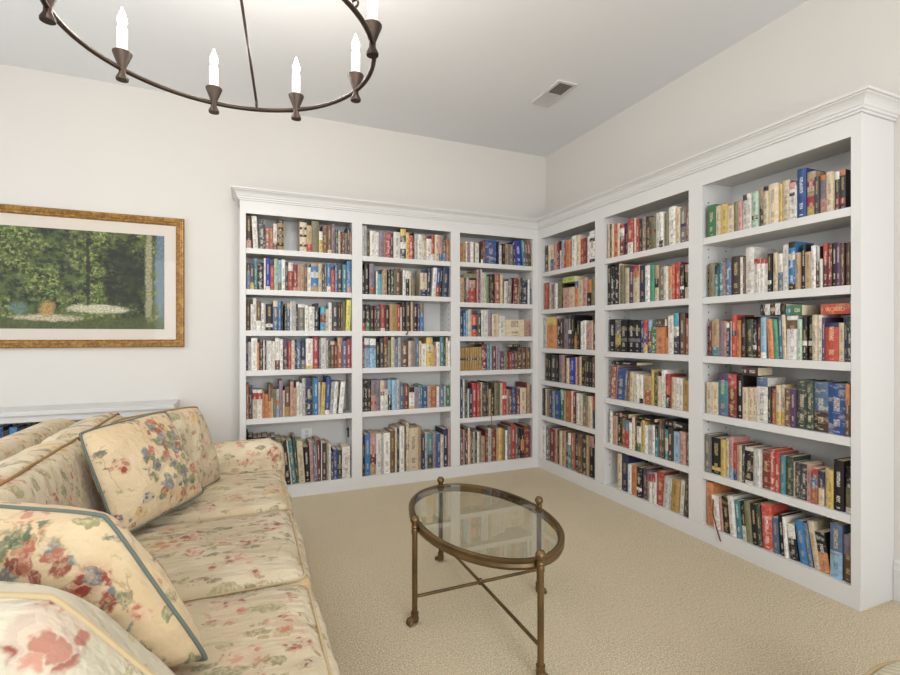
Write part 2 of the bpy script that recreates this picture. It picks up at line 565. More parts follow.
def book_mats():
    m, nt, b = new_mat('printed_book_cover')
    at = nt.nodes.new('ShaderNodeAttribute')
    at.attribute_name = 'base'
    ik = nt.nodes.new('ShaderNodeAttribute')
    ik.attribute_name = 'ink'
    uv = nt.nodes.new('ShaderNodeUVMap')
    uv.uv_map = 'spine'
    sx = nt.nodes.new('ShaderNodeSeparateXYZ')
    L(nt, uv.outputs[0], sx.inputs[0])
    U, V = sx.outputs[0], sx.outputs[1]
    fu = math_n(nt, 'FRACT', U)
    seed = math_n(nt, 'FLOOR', U)
    cx = nt.nodes.new('ShaderNodeCombineXYZ')
    L(nt, math_n(nt, 'MULTIPLY', V, 95.0), cx.inputs[0])
    L(nt, math_n(nt, 'ADD', math_n(nt, 'MULTIPLY', seed, 7.37), math_n(nt, 'MULTIPLY', fu, 6.5)), cx.inputs[1])
    n = tex_noise(nt, cx.outputs[0], 1.0, 1.0, 0.5, '2D')
    rnd = math_n(nt, 'FRACT', math_n(nt, 'MULTIPLY', seed, 0.6180339))
    inu = math_n(nt, 'MULTIPLY', math_n(nt, 'GREATER_THAN', fu, 0.32), math_n(nt, 'LESS_THAN', fu, 0.68))
    top = math_n(nt, 'ADD', 0.62, math_n(nt, 'MULTIPLY', rnd, 0.3))
    bot = math_n(nt, 'SUBTRACT', top, math_n(nt, 'ADD', 0.22, math_n(nt, 'MULTIPLY', rnd, 0.15)))
    t1 = math_n(nt, 'MULTIPLY', math_n(nt, 'LESS_THAN', V, top), math_n(nt, 'GREATER_THAN', V, bot))
    t2 = math_n(nt, 'MULTIPLY', math_n(nt, 'LESS_THAN', V, 0.3), math_n(nt, 'GREATER_THAN', V, 0.17))
    t3 = math_n(nt, 'MULTIPLY', math_n(nt, 'LESS_THAN', V, 0.075), math_n(nt, 'GREATER_THAN', V, 0.045))
    zone = math_n(nt, 'MAXIMUM', math_n(nt, 'MAXIMUM', t1, t2), t3)
    msk = math_n(nt, 'MULTIPLY', math_n(nt, 'MULTIPLY', zone, inu), smooth(nt, n.outputs[0], 0.47, 0.53))
    co = nt.nodes.new('ShaderNodeTexCoord')
    wear = tex_noise(nt, co.outputs['Object'], 45.0, 3.0, 0.6)
    dark = nt.nodes.new('ShaderNodeMix')
    dark.data_type = 'RGBA'
    dark.blend_type = 'MULTIPLY'
    dark.inputs[0].default_value = 1.0
    L(nt, at.outputs['Color'], dark.inputs[6])
    L(nt, mix(nt, smooth(nt, wear.outputs[0], 0.35, 0.65), (0.78, 0.78, 0.78, 1), (1, 1, 1, 1)), dark.inputs[7])
    ax = nt.nodes.new('ShaderNodeCombineXYZ')
    L(nt, math_n(nt, 'MULTIPLY', V, 9.0), ax.inputs[0])
    L(nt, math_n(nt, 'ADD', math_n(nt, 'MULTIPLY', seed, 3.71), math_n(nt, 'MULTIPLY', fu, 1.3)), ax.inputs[1])
    art = tex_noise(nt, ax.outputs[0], 1.0, 4.0, 0.65, '2D')
    has = math_n(nt, 'GREATER_THAN', math_n(nt, 'FRACT', math_n(nt, 'MULTIPLY', seed, 0.381966)), 0.55)
    am = math_n(nt, 'MULTIPLY', math_n(nt, 'MULTIPLY', has, math_n(nt, 'GREATER_THAN', V, 0.0)), smooth(nt, art.outputs[0], 0.52, 0.66))
    dk = mix(nt, math_n(nt, 'MULTIPLY', am, 0.34), dark.outputs[2], ik.outputs['Color'])
    c = mix(nt, math_n(nt, 'MULTIPLY', msk, 0.72), dk, ik.outputs['Color'])
    L(nt, c, b.inputs['Base Color'])
    b.inputs['Roughness'].default_value = 0.45
    b.inputs['Specular IOR Level'].default_value = 0.4
    p, nt, b = new_mat('paper_pages')
    co = nt.nodes.new('ShaderNodeTexCoord')
    n = tex_noise(nt, co.outputs['Object'], 30.0, 4.0)
    L(nt, mix(nt, n.outputs[0], lin((198, 180, 146)), lin((226, 214, 188))), b.inputs['Base Color'])
    b.inputs['Roughness'].default_value = 0.9
    return m, p


M_COVER, M_PAGES = book_mats()

# ------------------------------------------------------------------ room shell
XW, YW, HC = 2.9488, 4.3503, 3.2098
XL, YB = -2.62, -2.42
T = 0.12
struct(bbox_obj('floor', (XL, XW, YB, YW, -0.10, 0.0), M_CARPET))
struct(bbox_obj('ceiling', (XL - T, XW + T, YB - T, YW + T, HC, HC + 0.1), M_CEIL))
struct(bbox_obj('wall_back', (XL - T, XW + T, YW, YW + T, -0.1, HC), M_WALL))
struct(bbox_obj('wall_right', (XW, XW + T, YB - T, YW, -0.1, HC), M_WALL))


def wall_with_hole(name, axis, p0, p1, a0, a1, holes, z0, z1):
    """wall slab with window openings; axis x: slab spans y=p0..p1, runs in x"""
    bm = bmesh.new()
    spans = [(a0, a1, -0.1, z0), (a0, a1, z1, HC)]
    e = a0
    for h0, h1 in holes + [(a1, a1)]:
        spans.append((e, h0, z0, z1))
        e = h1
    for lo, hi, za, zb in spans:
        if axis == 'x':
            box(bm, lo, hi, p0, p1, za, zb)
        else:
            box(bm, p0, p1, lo, hi, za, zb)
    return struct(mesh_obj(name, bm, M_WALL))


wall_with_hole('wall_front', 'x', YB - T, YB, XL, XW, [(-1.70, -0.34), (0.34, 1.70)], 0.7, 2.8)
wall_with_hole('wall_left', 'y', XL - T, XL, YB, YW, [(1.65, 3.45)], 0.9, 2.7)  # opening added out of view for the side light


def window_frame(name, axis, p0, p1, h0, h1, z0, z1, bars):
    bm = bmesh.new()
    w = 0.06

    def bar(lo, hi, za, zb):
        if axis == 'x':
            box(bm, lo, hi, p0, p1, za, zb)
        else:
            box(bm, p0, p1, lo, hi, za, zb)
    bar(h0, h1, z0, z0 + w)
    bar(h0, h1, z1 - w, z1)
    bar(h0, h0 + w, z0 + w, z1 - w)
    bar(h1 - w, h1, z0 + w, z1 - w)
    for k in range(1, bars):
        c = h0 + (h1 - h0) * k / bars
        bar(c - w / 2, c + w / 2, z0 + w, z1 - w)
    return struct(mesh_obj(name, bm, M_WHITE))


window_frame('window_1', 'x', YB - 0.09, YB - 0.03, -1.70, -0.34, 0.7, 2.8, 2)
window_frame('window_2', 'x', YB - 0.09, YB - 0.03, 0.34, 1.70, 0.7, 2.8, 2)
window_frame('added_side_window', 'y', XL - 0.09, XL - 0.03, 1.65, 3.45, 0.9, 2.7, 2)  # unseen window added to go with the side light


def skirting(name, axis, wall, sgn, a0, a1):
    prof = [(0, 0), (0.016, 0), (0.016, 0.155), (0.012, 0.165), (0.012, 0.185), (0.006, 0.198), (0.006, 0.205), (0, 0.205)]
    bm = bmesh.new()
    vs = []
    for a in (a0, a1):
        ring = []
        for o, z in prof:
            q = wall + sgn * o
            ring.append(bm.verts.new((q, a, z) if axis == 'y' else (a, q, z)))
        vs.append(ring)
    n = len(prof)
    for i in range(n):
        bm.faces.new((vs[0][i], vs[0][(i + 1) % n], vs[1][(i + 1) % n], vs[1][i]))
    bm.faces.new(vs[0])
    bm.faces.new(list(reversed(vs[1])))
    return struct(mesh_obj(name, bm, M_WHITE))


skirting('baseboard_right', 'y', XW, -1, YB, 1.3365)
skirting('baseboard_back', 'x', YW, -1, -0.485, -0.049)
skirting('baseboard_front', 'x', YB, 1, XL, XW)
skirting('baseboard_left', 'y', XL, 1, YB, YW)

# ------------------------------------------------------------------ built-in bookcases
XF, YF, YR = 2.6668, 4.0655, 1.3386
ZO, ZB = 2.253, 0.10
SHELVES = {1: [1.985, 1.663, 1.341, 1.028, .648, .10], 2: [1.98, 1.655, 1.341, 1.023, .651, .10], 3: [1.985, 1.61, 1.293, .973, .534, .10],
           4: [1.917, 1.554, 1.18, .866, .521, .10], 5: [1.92, 1.546, 1.173, .80, .44, .10], 6: [1.918, 1.543, 1.172, .81, .438, .10]}
# openings along each case, t running to the viewer's right (t = x on the back wall, t = -y on the side wall)
OPEN = {1: (-.003, .821), 2: (.908, 1.728), 3: (1.818, 2.604), 4: (-4.014, -3.217), 5: (-3.106, -2.298), 6: (-2.196, -1.379)}
CROWN = [(0.0, 2.352), (0.010, 2.352), (0.010, 2.364), (0.017, 2.366), (0.017, 2.378), (0.022, 2.382), (0.025, 2.392), (0.031, 2.404), (0.040, 2.414),
         (0.051, 2.421), (0.051, 2.426), (0.061, 2.428), (0.061, 2.440), (0.0, 2.440)]


def sweep(bm, path, prof):
    """path: xy points; profile offset lies on the right of travel, mitred at the corners"""
    n = len(path)
    pts = [Vector(p) for p in path]
    rings = []
    for i in range(n):
        ds = []
        if i > 0:
            ds.append((pts[i] - pts[i - 1]).normalized())
        if i < n - 1:
            ds.append((pts[i + 1] - pts[i]).normalized())
        ns = [Vector((d.y, -d.x)) for d in ds]
        if len(ns) == 2:
            m = (ns[0] + ns[1])
            m = m / max(1e-6, m.dot(ns[0]))
        else:
            m = ns[0]
        rings.append([bm.verts.new((pts[i].x + m.x * o, pts[i].y + m.y * o, z)) for o, z in prof])
    k = len(prof)
    for a, b in zip(rings, rings[1:]):
        for j in range(k):
            bm.faces.new((a[j], a[(j + 1) % k], b[(j + 1) % k], b[j]))
    bm.faces.new(rings[0])
    bm.faces.new(list(reversed(rings[-1])))


def bookcase(root, bays, place, depth, t0, t1, crown_path, mitre=None):
    """place(t0,t1,d0,d1,z0,z1) -> box bounds; d = depth behind the face"""
    th = 0.02

    def part(name, t_0, t_1, d0, d1, z0, z1, bw=0.0015):
        return bbox_obj(name, place(t_0, t_1, d0, d1, z0, z1), M_WHITE, root, bw, 1)
    edges_ = (OPEN[bays[0]][0] - 0.0, OPEN[bays[-1]][1] + 0.0)
    part('back_panel', edges_[0], edges_[1], depth - 0.012, depth - 0.001, 0.06, 2.30, 0)
    # face frame: stiles, header, plinth
    edges = [t0] + [e for b in bays for e in OPEN[b]] + [t1]
    for i in range(0, len(edges), 2):
        part('stile', edges[i], edges[i + 1], 0.0, th, ZB, ZO)
    part('header_rail', t0, t1, 0.0, th, ZO, 2.3525)
    part('plinth', t0, t1, -0.004, th, 0.0, ZB - 0.0005, 0.002)
    part('plinth_deck', edges_[0], edges_[1], th, depth - 0.012, 0.06, ZB - 0.0005)
    part('top_panel', edges_[0], edges_[1], th, depth - 0.001, 2.275, 2.2985)
    # side panels, one behind every stile
    for i in range(0, len(edges), 2):
        end = i in (0, len(edges) - 2)
        p = part('side_panel', edges[i], edges[i + 1], th, depth - (0.001 if end else 0.012), 0.0 if end else ZB, 2.352 if end else 2.275, 0)
        holes = bmesh.new()
        for side in (0, 1):
            te = edges[i + side]
            if (i == 0 and side == 0) or (i == len(edges) - 2 and side == 1):
                continue
            sg = -1 if side == 0 else 1
            for d in (0.055, 0.215):
                z = 0.25
                while z < 2.2:
                    b = place(te, te + sg * 0.0012, d - 0.0042, d + 0.0042, z - 0.0042, z + 0.0042)
                    lo = [min(b[0], b[1]), max(b[0], b[1]), min(b[2], b[3]), max(b[2], b[3]), b[4], b[5]]
                    box(holes, *lo)
                    z += 0.05
        h = mesh_obj('pin_holes', holes, M_HOLE, p)
        h['kind'] = 'stuff'
    for b in bays:
        o0, o1 = OPEN[b]
        for z in SHELVES[b][:-1]:
            part('shelf', o0 + 0.0015, o1 - 0.0015, 0.002, depth - 0.013, z - 0.0425, z - 0.0005, 0.003)
    bm = bmesh.new()
    sweep(bm, crown_path, CROWN)
    mesh_obj('crown_moulding', bm, M_WHITE, root)


def place_back(a, b, d0, d1, z0, z1):
    return (a, b, YF + d0, YF + d1, z0, z1)


def place_side(a, b, d0, d1, z0, z1):
    return (XF + d0, XF + d1, min(-a, -b), max(-a, -b), z0, z1)


back_case = tag(empty('bookcase', (1.3, YF, 0)), 'white built-in bookcase with three bays filling the back wall behind the sofa', 'bookcase')
back_case.location = (0, 0, 0)
bookcase(back_case, (1, 2, 3), place_back, YW - YF, -0.047, XF - 0.0005,
         [(-0.047, YW - 0.002), (-0.047, YF), (XF, YF)])
side_case = tag(empty('bookcase', (0, 0, 0)), 'white built-in bookcase along the side wall, three bays ending at the baseboard', 'bookcase')
bookcase(side_case, (4, 5, 6), place_side, XW - XF, -YF, -YR,
         [(XF, YF + 0.0), (XF, YR), (XW - 0.002, YR)])
# the mitre where the two crowns meet: pull each crown's last profile onto the 45 degree line
for case, axis in ((back_case, 0), (side_case, 1)):
    for ch in case.children:
        if ch.name.startswith('crown_moulding'):
            for v in ch.data.vertices:
                if axis == 0 and abs(v.co.x - XF) < 1e-4:
                    v.co.x = XF - (YF - v.co.y) * 1.0
                if axis == 1 and abs(v.co.y - YF) < 1e-4:
                    v.co.y = YF - (XF - v.co.x) * 1.0

# low white bookcase along the back wall behind the sofa
low = tag(empty('low_bookcase'), 'low white bookcase along the back wall, mostly hidden behind the sofa back', 'bookcase')
bbox_obj('top_board', (-2.45, -0.487, 4.04, YW - 0.002, 0.768, 0.796), M_WHITE, low, 0.004)
bbox_obj('header_rail', (-2.43, -0.50, 4.055, 4.075, 0.722, 0.7675), M_WHITE, low, 0.002)
bbox_obj('side_panel', (-0.52, -0.50, 4.0755, YW - 0.002, 0.0, 0.7675), M_WHITE, low)
bbox_obj('side_panel', (-2.43, -2.41, 4.0755, YW - 0.002, 0.0, 0.7675), M_WHITE, low)
bbox_obj('shelf', (-2.409, -0.521, 4.0755, YW - 0.014, 0.405, 0.43), M_WHITE, low)
bbox_obj('back_panel', (-2.409, -0.521, YW - 0.0135, YW - 0.002, 0.0, 0.7675), M_WHITE, low)
bbox_obj('plinth', (-2.409, -0.521, 4.0755, 4.095, 0.0, 0.08), M_WHITE, low)

# ------------------------------------------------------------------ small fittings
vent = tag(empty('ceiling_vent'), 'small white rectangular air vent with dark louvres set in the ceiling', 'vent')
bm = bmesh.new()
for b in ((2.145, 2.168, 2.99, 3.375), (2.292, 2.315, 2.99, 3.375), (2.168, 2.292, 2.99, 3.012), (2.168, 2.292, 3.353, 3.375), (2.168, 2.292, 3.176, 3.188)):
    box(bm, b[0], b[1], b[2], b[3], HC - 0.012, HC - 0.0005)
mesh_obj('frame', bm, M_VENT, vent)
bbox_obj('backing', (2.168, 2.292, 3.012, 3.176, HC - 0.003, HC - 0.0006), M_VENTD, vent)
bbox_obj('backing', (2.168, 2.292, 3.188, 3.353, HC - 0.003, HC - 0.0006), M_VENT, vent)
for k in range(9):
    for y0, mm in ((3.016, M_VENTD), (3.192, M_VENT)):
        bm = bmesh.new()
        y = y0 + k * 0.0178
        box(bm, 2.168, 2.292, y, y + 0.006, HC - 0.011, HC - 0.0035)
        mesh_obj('louvre', bm, mm, vent)

plate = tag(empty('outlet_cover'), 'pale plastic outlet cover on the bookcase back panel above the bottom row by the sofa', 'outlet cover')
bbox_obj('plate', (0.438, 0.527, YW - 0.017, YW - 0.0122, 0.405, 0.497), M_PLATE, plate, 0.002)
bbox_obj('socket', (0.468, 0.497, YW - 0.0185, YW - 0.0171, 0.422, 0.447), plain('socket_grey', (200, 202, 204), 0.4), plate, 0.0005)
bbox_obj('socket', (0.468, 0.497, YW - 0.0185, YW - 0.0171, 0.455, 0.480), D.materials['socket_grey'], plate, 0.0005)
clip = tag(empty('shelf_clip'), 'small black clip on the panel above the cream books beside the sofa arm', 'clip')
bbox_obj('clip_body', (0.812, 0.8205, 4.20, 4.225, 0.42, 0.50), M_DARK, clip, 0.002)
bbox_obj('clip_tab', (0.806, 0.8118, 4.204, 4.221, 0.475, 0.495), M_DARK, clip, 0.001)
bm = bmesh.new()
tube(bm, [(0.006, 4.20, 0.55), (0.010, 4.19, 0.50), (0.006, 4.20, 0.46), (0.012, 4.18, 0.42), (0.008, 4.17, 0.36), (0.012, 4.16, 0.30)], 0.005, 8)
tag(mesh_obj('power_cord', bm, M_DARK, smooth=True), 'black cord hanging in the bay beside the sofa arm', 'cord')
for x, y, s, lab in ((0.742, 4.13, 0.019, 'small dark round stone beside the leaning white books'), (0.792, 4.15, 0.016, 'small grey round stone at the shelf end beside the dark one')):
    bm = bmesh.new()
    bmesh.ops.create_icosphere(bm, subdivisions=3, radius=s)
    for v in bm.verts:
        v.co.z *= 0.62
        v.co *= 1.0 + 0.12 * mnoise.noise(v.co * 60 + Vector((x * 9, 0, 0)))
    mz = min(v.co.z for v in bm.verts)
    o = mesh_obj('pebble', bm, plain('pebble_grey', (62, 60, 62), 0.6) if s > 0.018 else plain('pebble_pale', (128, 126, 124), 0.6), smooth=True)
    o.location = (x, y, 0.648 - mz)
    tag(o, lab, 'stone')

# ------------------------------------------------------------------ framed print
pic = tag(empty('framed_picture'), 'wide gilt framed leafy landscape print with a cream mat above the sofa', 'picture')
PX0, PX1, PZ0, PZ1 = -1.95, -0.452, 1.212, 2.221
FRP = [(0.0, 0.0), (0.0, -0.026), (0.006, -0.032), (0.016, -0.033), (0.022, -0.029), (0.030, -0.030), (0.036, -0.024), (0.048, -0.020), (0.052, -0.022), (0.058, -0.016), (0.058, 0.0)]
bm = bmesh.new()
cs = [(PX0, PZ0, 1, 1), (PX1, PZ0, -1, 1), (PX1, PZ1, -1, -1), (PX0, PZ1, 1, -1)]
rings = [[bm.verts.new((x + sx * o, YW - 0.002 + d, z + sz * o)) for o, d in FRP] for x, z, sx, sz in cs]
for i in range(4):
    a, b = rings[i], rings[(i + 1) % 4]
    for j in range(len(FRP) - 1):
        bm.faces.new((a[j], a[j + 1], b[j + 1], b[j]))
mesh_obj('frame', bm, M_GOLD, pic)
bbox_obj('mat_board', (PX0 + 0.05, PX1 - 0.05, YW - 0.010, YW - 0.004, PZ0 + 0.05, PZ1 - 0.05), M_MAT, pic)
bm = bmesh.new()
PR = (-1.82, -0.59, 1.35, 2.078)
box(bm, PR[0], PR[1], YW - 0.0118, YW - 0.0102, PR[2], PR[3])
uvl = bm.loops.layers.uv.new('UVMap')
for f in bm.faces:
    for l in f.loops:
        l[uvl].uv = ((l.vert.co.x - PR[0]) / (PR[1] - PR[0]), (l.vert.co.z - PR[2]) / (PR[3] - PR[2]))
mesh_obj('print', bm, M_PRINT, pic)
bbox_obj('pane', (PX0 + 0.05, PX1 - 0.05, YW - 0.0155, YW - 0.014, PZ0 + 0.05, PZ1 - 0.05), M_PANE, pic)

# ------------------------------------------------------------------ chandelier
CH = Vector((-0.068, 1.994, 0.0))
CR, CZ = 0.5465, 2.40
chan = tag(empty('chandelier', (CH.x, CH.y, CZ)), 'dark bronze ring chandelier with nine lit candle lights hanging from the ceiling', 'chandelier')
bm = bmesh.new()
tube(bm, [(CR * math.cos(2 * math.pi * k / 96), CR * math.sin(2 * math.pi * k / 96), 0) for k in range(96)], 0.0098, 10, closed=True)
mesh_obj('ring', bm, M_BRONZE, chan, True)
for a in (78, 198, -42):
    ca, sa = math.cos(R(a)), math.sin(R(a))
    p0, p1 = Vector((CR * ca, CR * sa, 0.035)), Vector((0.03 * ca, 0.03 * sa, 0.50))
    bm = bmesh.new()
    tube(bm, [p0, p0.lerp(p1, 0.5), p1], 0.0062, 8)
    rod = mesh_obj('rod', bm, M_BRONZE, chan, True)
    bm = bmesh.new()
    t = Vector((ca, sa, 0))
    tube(bm, [p0 + Vector((0, 0, -0.012)) + t * (0.013 * math.cos(2 * math.pi * k / 16)) + Vector((0, 0, 0.013 * math.sin(2 * math.pi * k / 16))) for k in range(16)], 0.0042, 8, closed=True)
    mesh_obj('hook_loop', bm, M_BRONZE, rod, True)
bm = bmesh.new()
lathe(bm, [(0.0, 0.475), (0.022, 0.485), (0.036, 0.50), (0.036, 0.515), (0.018, 0.53), (0.008, 0.55), (0.008, HC - CZ - 0.03), (0.055, HC - CZ - 0.028), (0.06, HC - CZ - 0.012), (0.06, HC - CZ - 0.001), (0.0, HC - CZ - 0.001)], seg=24)
mesh_obj('hub_and_stem', bm, M_BRONZE, chan, True)
for i in range(9):
    a = R(17.7 + 40 * i)
    c = (CR * math.cos(a), CR * math.sin(a), 0)
    bm = bmesh.new()
    lathe(bm, [(0.0, -0.046), (0.0225, -0.046), (0.0235, -0.038), (0.013, -0.016), (0.0125, 0.004), (0.036, 0.064), (0.036, 0.069), (0.031, 0.069), (0.02, 0.052), (0.0, 0.052)], c, 24)
    cup = mesh_obj('candle_cup', bm, M_BRONZE, chan, True)
    bm = bmesh.new()
    lathe(bm, [(0.0, 0.0525), (0.019, 0.0525), (0.0195, 0.168), (0.017, 0.172), (0.010, 0.172), (0.0, 0.172)], c, 20)
    mesh_obj('candle_sleeve', bm, M_SLEEVE, cup, True)
    bm = bmesh.new()
    lathe(bm, [(0.0, 0.1725), (0.011, 0.1725), (0.0135, 0.182), (0.0175, 0.196), (0.0165, 0.212), (0.011, 0.228), (0.006, 0.242), (0.003, 0.254), (0.0, 0.258)], c, 16)
    mesh_obj('bulb', bm, M_BULB, cup, True)
    lamp = D.lights.new('candle_light', 'POINT')
    lamp.energy = 3.4
    lamp.color = (1.0, 0.94, 0.86)
    lamp.shadow_soft_size = 0.02
    lo = D.objects.new('candle_light', lamp)
    lo.location = (CH.x + c[0] * 1.06, CH.y + c[1] * 1.06, CZ + 0.285)
    COL.objects.link(lo)

# ------------------------------------------------------------------ oval glass table
tbl = tag(empty('coffee_table', (1.030, 2.065, 0)), 'oval glass-topped table with aged brass paw-footed legs on the carpet', 'table')
AX, AY = 0.300, 0.480
ZT = 0.438
bm = bmesh.new()
prof = [(0.012, -0.032), (0.018, -0.020), (0.014, -0.008), (0.020, 0.000), (0.020, 0.008), (0.012, 0.012), (0.002, 0.010), (0.0, 0.003), (-0.010, 0.002), (-0.010, -0.008), (0.002, -0.010), (0.004, -0.032)]
n = 96
rings = []
for k in range(n):
    a = 2 * math.pi * k / n
    rings.append([bm.verts.new(((AX + o) * math.cos(a), (AY + o) * math.sin(a), ZT + z)) for o, z in prof])
for k in range(n):
    a, b = rings[k], rings[(k + 1) % n]
    for j in range(len(prof)):
        bm.faces.new((a[j], a[(j + 1) % len(prof)], b[(j + 1) % len(prof)], b[j]))
mesh_obj('oval_rim', bm, M_BRASS, tbl, True)
bm = bmesh.new()
top = [bm.verts.new(((AX - 0.002) * math.cos(2 * math.pi * k / n), (AY - 0.002) * math.sin(2 * math.pi * k / n), ZT + 0.009)) for k in range(n)]
bot = [bm.verts.new((v.co.x, v.co.y, ZT + 0.0035)) for v in top]
bm.faces.new(top)
bm.faces.new(list(reversed(bot)))
for k in range(n):
    bm.faces.new((bot[k], bot[(k + 1) % n], top[(k + 1) % n], top[k]))
mesh_obj('glass_top', bm, M_GLASS, tbl)
LEGS = [(-AX - 0.030, 0, 180), (AX + 0.030, 0, 0), (0, AY + 0.030, 90), (-0.004, -AY - 0.038, -90)]
for lx, ly, ang in LEGS:
    bm = bmesh.new()
    lathe(bm, [(0.0, 0.045), (0.0125, 0.045), (0.0125, 0.408), (0.0, 0.408)], (lx, ly, 0), 18)
    leg = mesh_obj('leg', bm, M_BRASS, tbl, True)
    bm = bmesh.new()
    lathe(bm, [(0.0, 0.4085), (0.015, 0.4085), (0.0155, 0.424), (0.013, 0.431), (0.0165, 0.438), (0.0125, 0.446), (0.014, 0.453), (0.0205, 0.464), (0.0205, 0.473), (0.014, 0.485), (0.0, 0.490)], (lx, ly, 0), 18)
    mesh_obj('finial', bm, M_BRASS, leg, True)
    # paw foot: ankle collar and four toes pointing outward
    bm = bmesh.new()
    lathe(bm, [(0.0, 0.010), (0.016, 0.010), (0.019, 0.028), (0.016, 0.040), (0.018, 0.046), (0.018, 0.053), (0.0, 0.053)], (lx, ly, 0), 16)
    ca, sa = math.cos(R(ang)), math.sin(R(ang))
    for q in (-1.5, -0.5, 0.5, 1.5):
        b2 = R(ang) + q * 0.42
        dx, dy = math.cos(b2), math.sin(b2)
        tube(bm, [(lx + dx * 0.004, ly + dy * 0.004, 0.030), (lx + dx * 0.020, ly + dy * 0.020, 0.020), (lx + dx * 0.032, ly + dy * 0.032, 0.011), (lx + dx * 0.037, ly + dy * 0.037, 0.004)],
             [0.008, 0.0095, 0.0085, 0.0035], 8)
    mesh_obj('paw_foot', bm, M_BRASS, leg, True)
    # short bracket tying the leg to the rim
    bm = bmesh.new()
    tube(bm, [(lx * 0.93, ly * 0.955, ZT - 0.022), (lx, ly, ZT - 0.022)], 0.008, 8)
    mesh_obj('bracket', bm, M_BRASS, leg, True)
for p, q in ((LEGS[0], LEGS[1]), (LEGS[2], LEGS[3])):
    bm = bmesh.new()
    tube(bm, [(p[0], p[1], 0.122), (0, 0, 0.122), (q[0], q[1], 0.122)], 0.0075, 10)
    mesh_obj('stretcher', bm, M_BRASS, tbl, True)
bm = bmesh.new()
lathe(bm, [(0.0, 0.108), (0.010, 0.111), (0.013, 0.122), (0.010, 0.133), (0.006, 0.139), (0.0, 0.142)], (0, 0, 0), 16)
mesh_obj('centre_knob', bm, M_BRASS, tbl, True)

# ------------------------------------------------------------------ sofa
sofa = tag(empty('sofa'), 'long three-seat sofa in faded cream floral chintz along the side of the room', 'sofa')


def soft_box(name, c, size, mat, parent, rad=0.05, crown=(0, 0, 0), n=14, rot=(0, 0, 0), wrinkle=0.006, seed=0.0, taper=None):
    """cushion: box with rounded edges, faces crowned outward"""
    bm = bmesh.new()
    bmesh.ops.create_cube(bm, size=2.0)
    bmesh.ops.subdivide_edges(bm, edges=bm.edges[:], cuts=n, use_grid_fill=True)
    hs = Vector(size) / 2
    for v in bm.verts:
        u = v.co.copy()
        p = Vector((u.x * hs.x, u.y * hs.y, u.z * hs.z))
        inner = Vector([max(-(h - rad), min(h - rad, q)) for h, q in zip(hs, p)])
        # map the cube's surface onto a rounded box
        d = p - inner
        if d.length > 1e-6:
            p = inner + d.normalized() * rad
        fx, fy, fz = (1 - u.x ** 2), (1 - u.y ** 2), (1 - u.z ** 2)
        p.x += crown[0] * u.x * max(0, fy * fz) ** 0.5
        p.y += crown[1] * u.y * max(0, fx * fz) ** 0.5
        p.z += crown[2] * u.z * max(0, fx * fy) ** 0.5
        if wrinkle:
            q = p * 7 + Vector((seed, seed * 2, 0))
            p += u.normalized() * wrinkle * (mnoise.noise(q) + 0.6 * mnoise.noise(q * 2.3))
        v.co = p
    me = Matrix.LocRotScale(Vector(c), Matrix.Identity(3), None) if rot == (0, 0, 0) else Matrix.Translation(Vector(c)) @ (Matrix.Rotation(rot[2], 4, 'Z') @ Matrix.Rotation(rot[1], 4, 'Y') @ Matrix.Rotation(rot[0], 4, 'X'))
    bm.transform(me)
    o = mesh_obj(name, bm, mat, parent)
    for p in o.data.polygons:
        p.use_smooth = True
    return o, me, hs


def welt(name, me, hs, rad, axis, side, parent, mat, r=0.0055, wob=0.0):
    """piping loop round the edge of one face of a soft box"""
    ax = {'x': (1, 2, 0), 'y': (0, 2, 1), 'z': (0, 1, 2)}[axis]
    a, b, c = hs[ax[0]], hs[ax[1]], hs[ax[2]]
    pts = []
    k = rad * 0.9
    ra, rb = a - rad * 0.20, b - rad * 0.20
    cr = k
    for qx, qy, st in ((ra - cr, rb - cr, 0), (-(ra - cr), rb - cr, 90), (-(ra - cr), -(rb - cr), 180), (ra - cr, -(rb - cr), 270)):
        for t in range(0, 91, 18):
            an = R(st + t)
            p = [0, 0, 0]
            p[ax[0]] = qx + cr * math.cos(an)
            p[ax[1]] = qy + cr * math.sin(an)
            p[ax[2]] = side * (c - rad * 0.20)
            pts.append(Vector(p))
    # resample for gentle waviness
    dense = []
    for i in range(len(pts)):
        p, q = pts[i], pts[(i + 1) % len(pts)]
        m = max(1, int((q - p).length / 0.03))
        for s in range(m):
            dense.append(p.lerp(q, s / m))
    bm = bmesh.new()
    tube(bm, [me @ (p + Vector((0, 0, 0.004)) * mnoise.noise(p * 9)) for p in dense], r, 8, closed=True)
    return mesh_obj(name, bm, mat, parent, True)


SX0, SX1 = -0.86, 0.21
Y0, Y1 = 0.72, 3.28
soft_box('seat_base', ((-0.86 + 0.165) / 2, (Y0 + Y1) / 2, 0.20), (1.02, Y1 - Y0 - 0.06, 0.30), M_SOFA, sofa, 0.03, (0, 0, 0), 12, wrinkle=0.003)
soft_box('skirt', (-0.40, (Y0 + Y1) / 2, 0.10), (1.16, Y1 - Y0, 0.19), M_SOFA, sofa, 0.015, (0, 0, 0), 12, wrinkle=0.002)
soft_box('back_rest', (-0.92, (Y0 + Y1) / 2, 0.475), (0.17, Y1 - Y0 - 0.02, 0.77), M_SOFA, sofa, 0.07, (0.0, 0, 0.01), 16, wrinkle=0.006)
for y, nm in ((0.845, 'arm'), (3.155, 'arm')):
    soft_box(nm, (-0.36, y, 0.425), (1.12, 0.20, 0.47), M_SOFA, sofa, 0.075, (0.02, 0.008, 0.008), 14, wrinkle=0.005, seed=y)
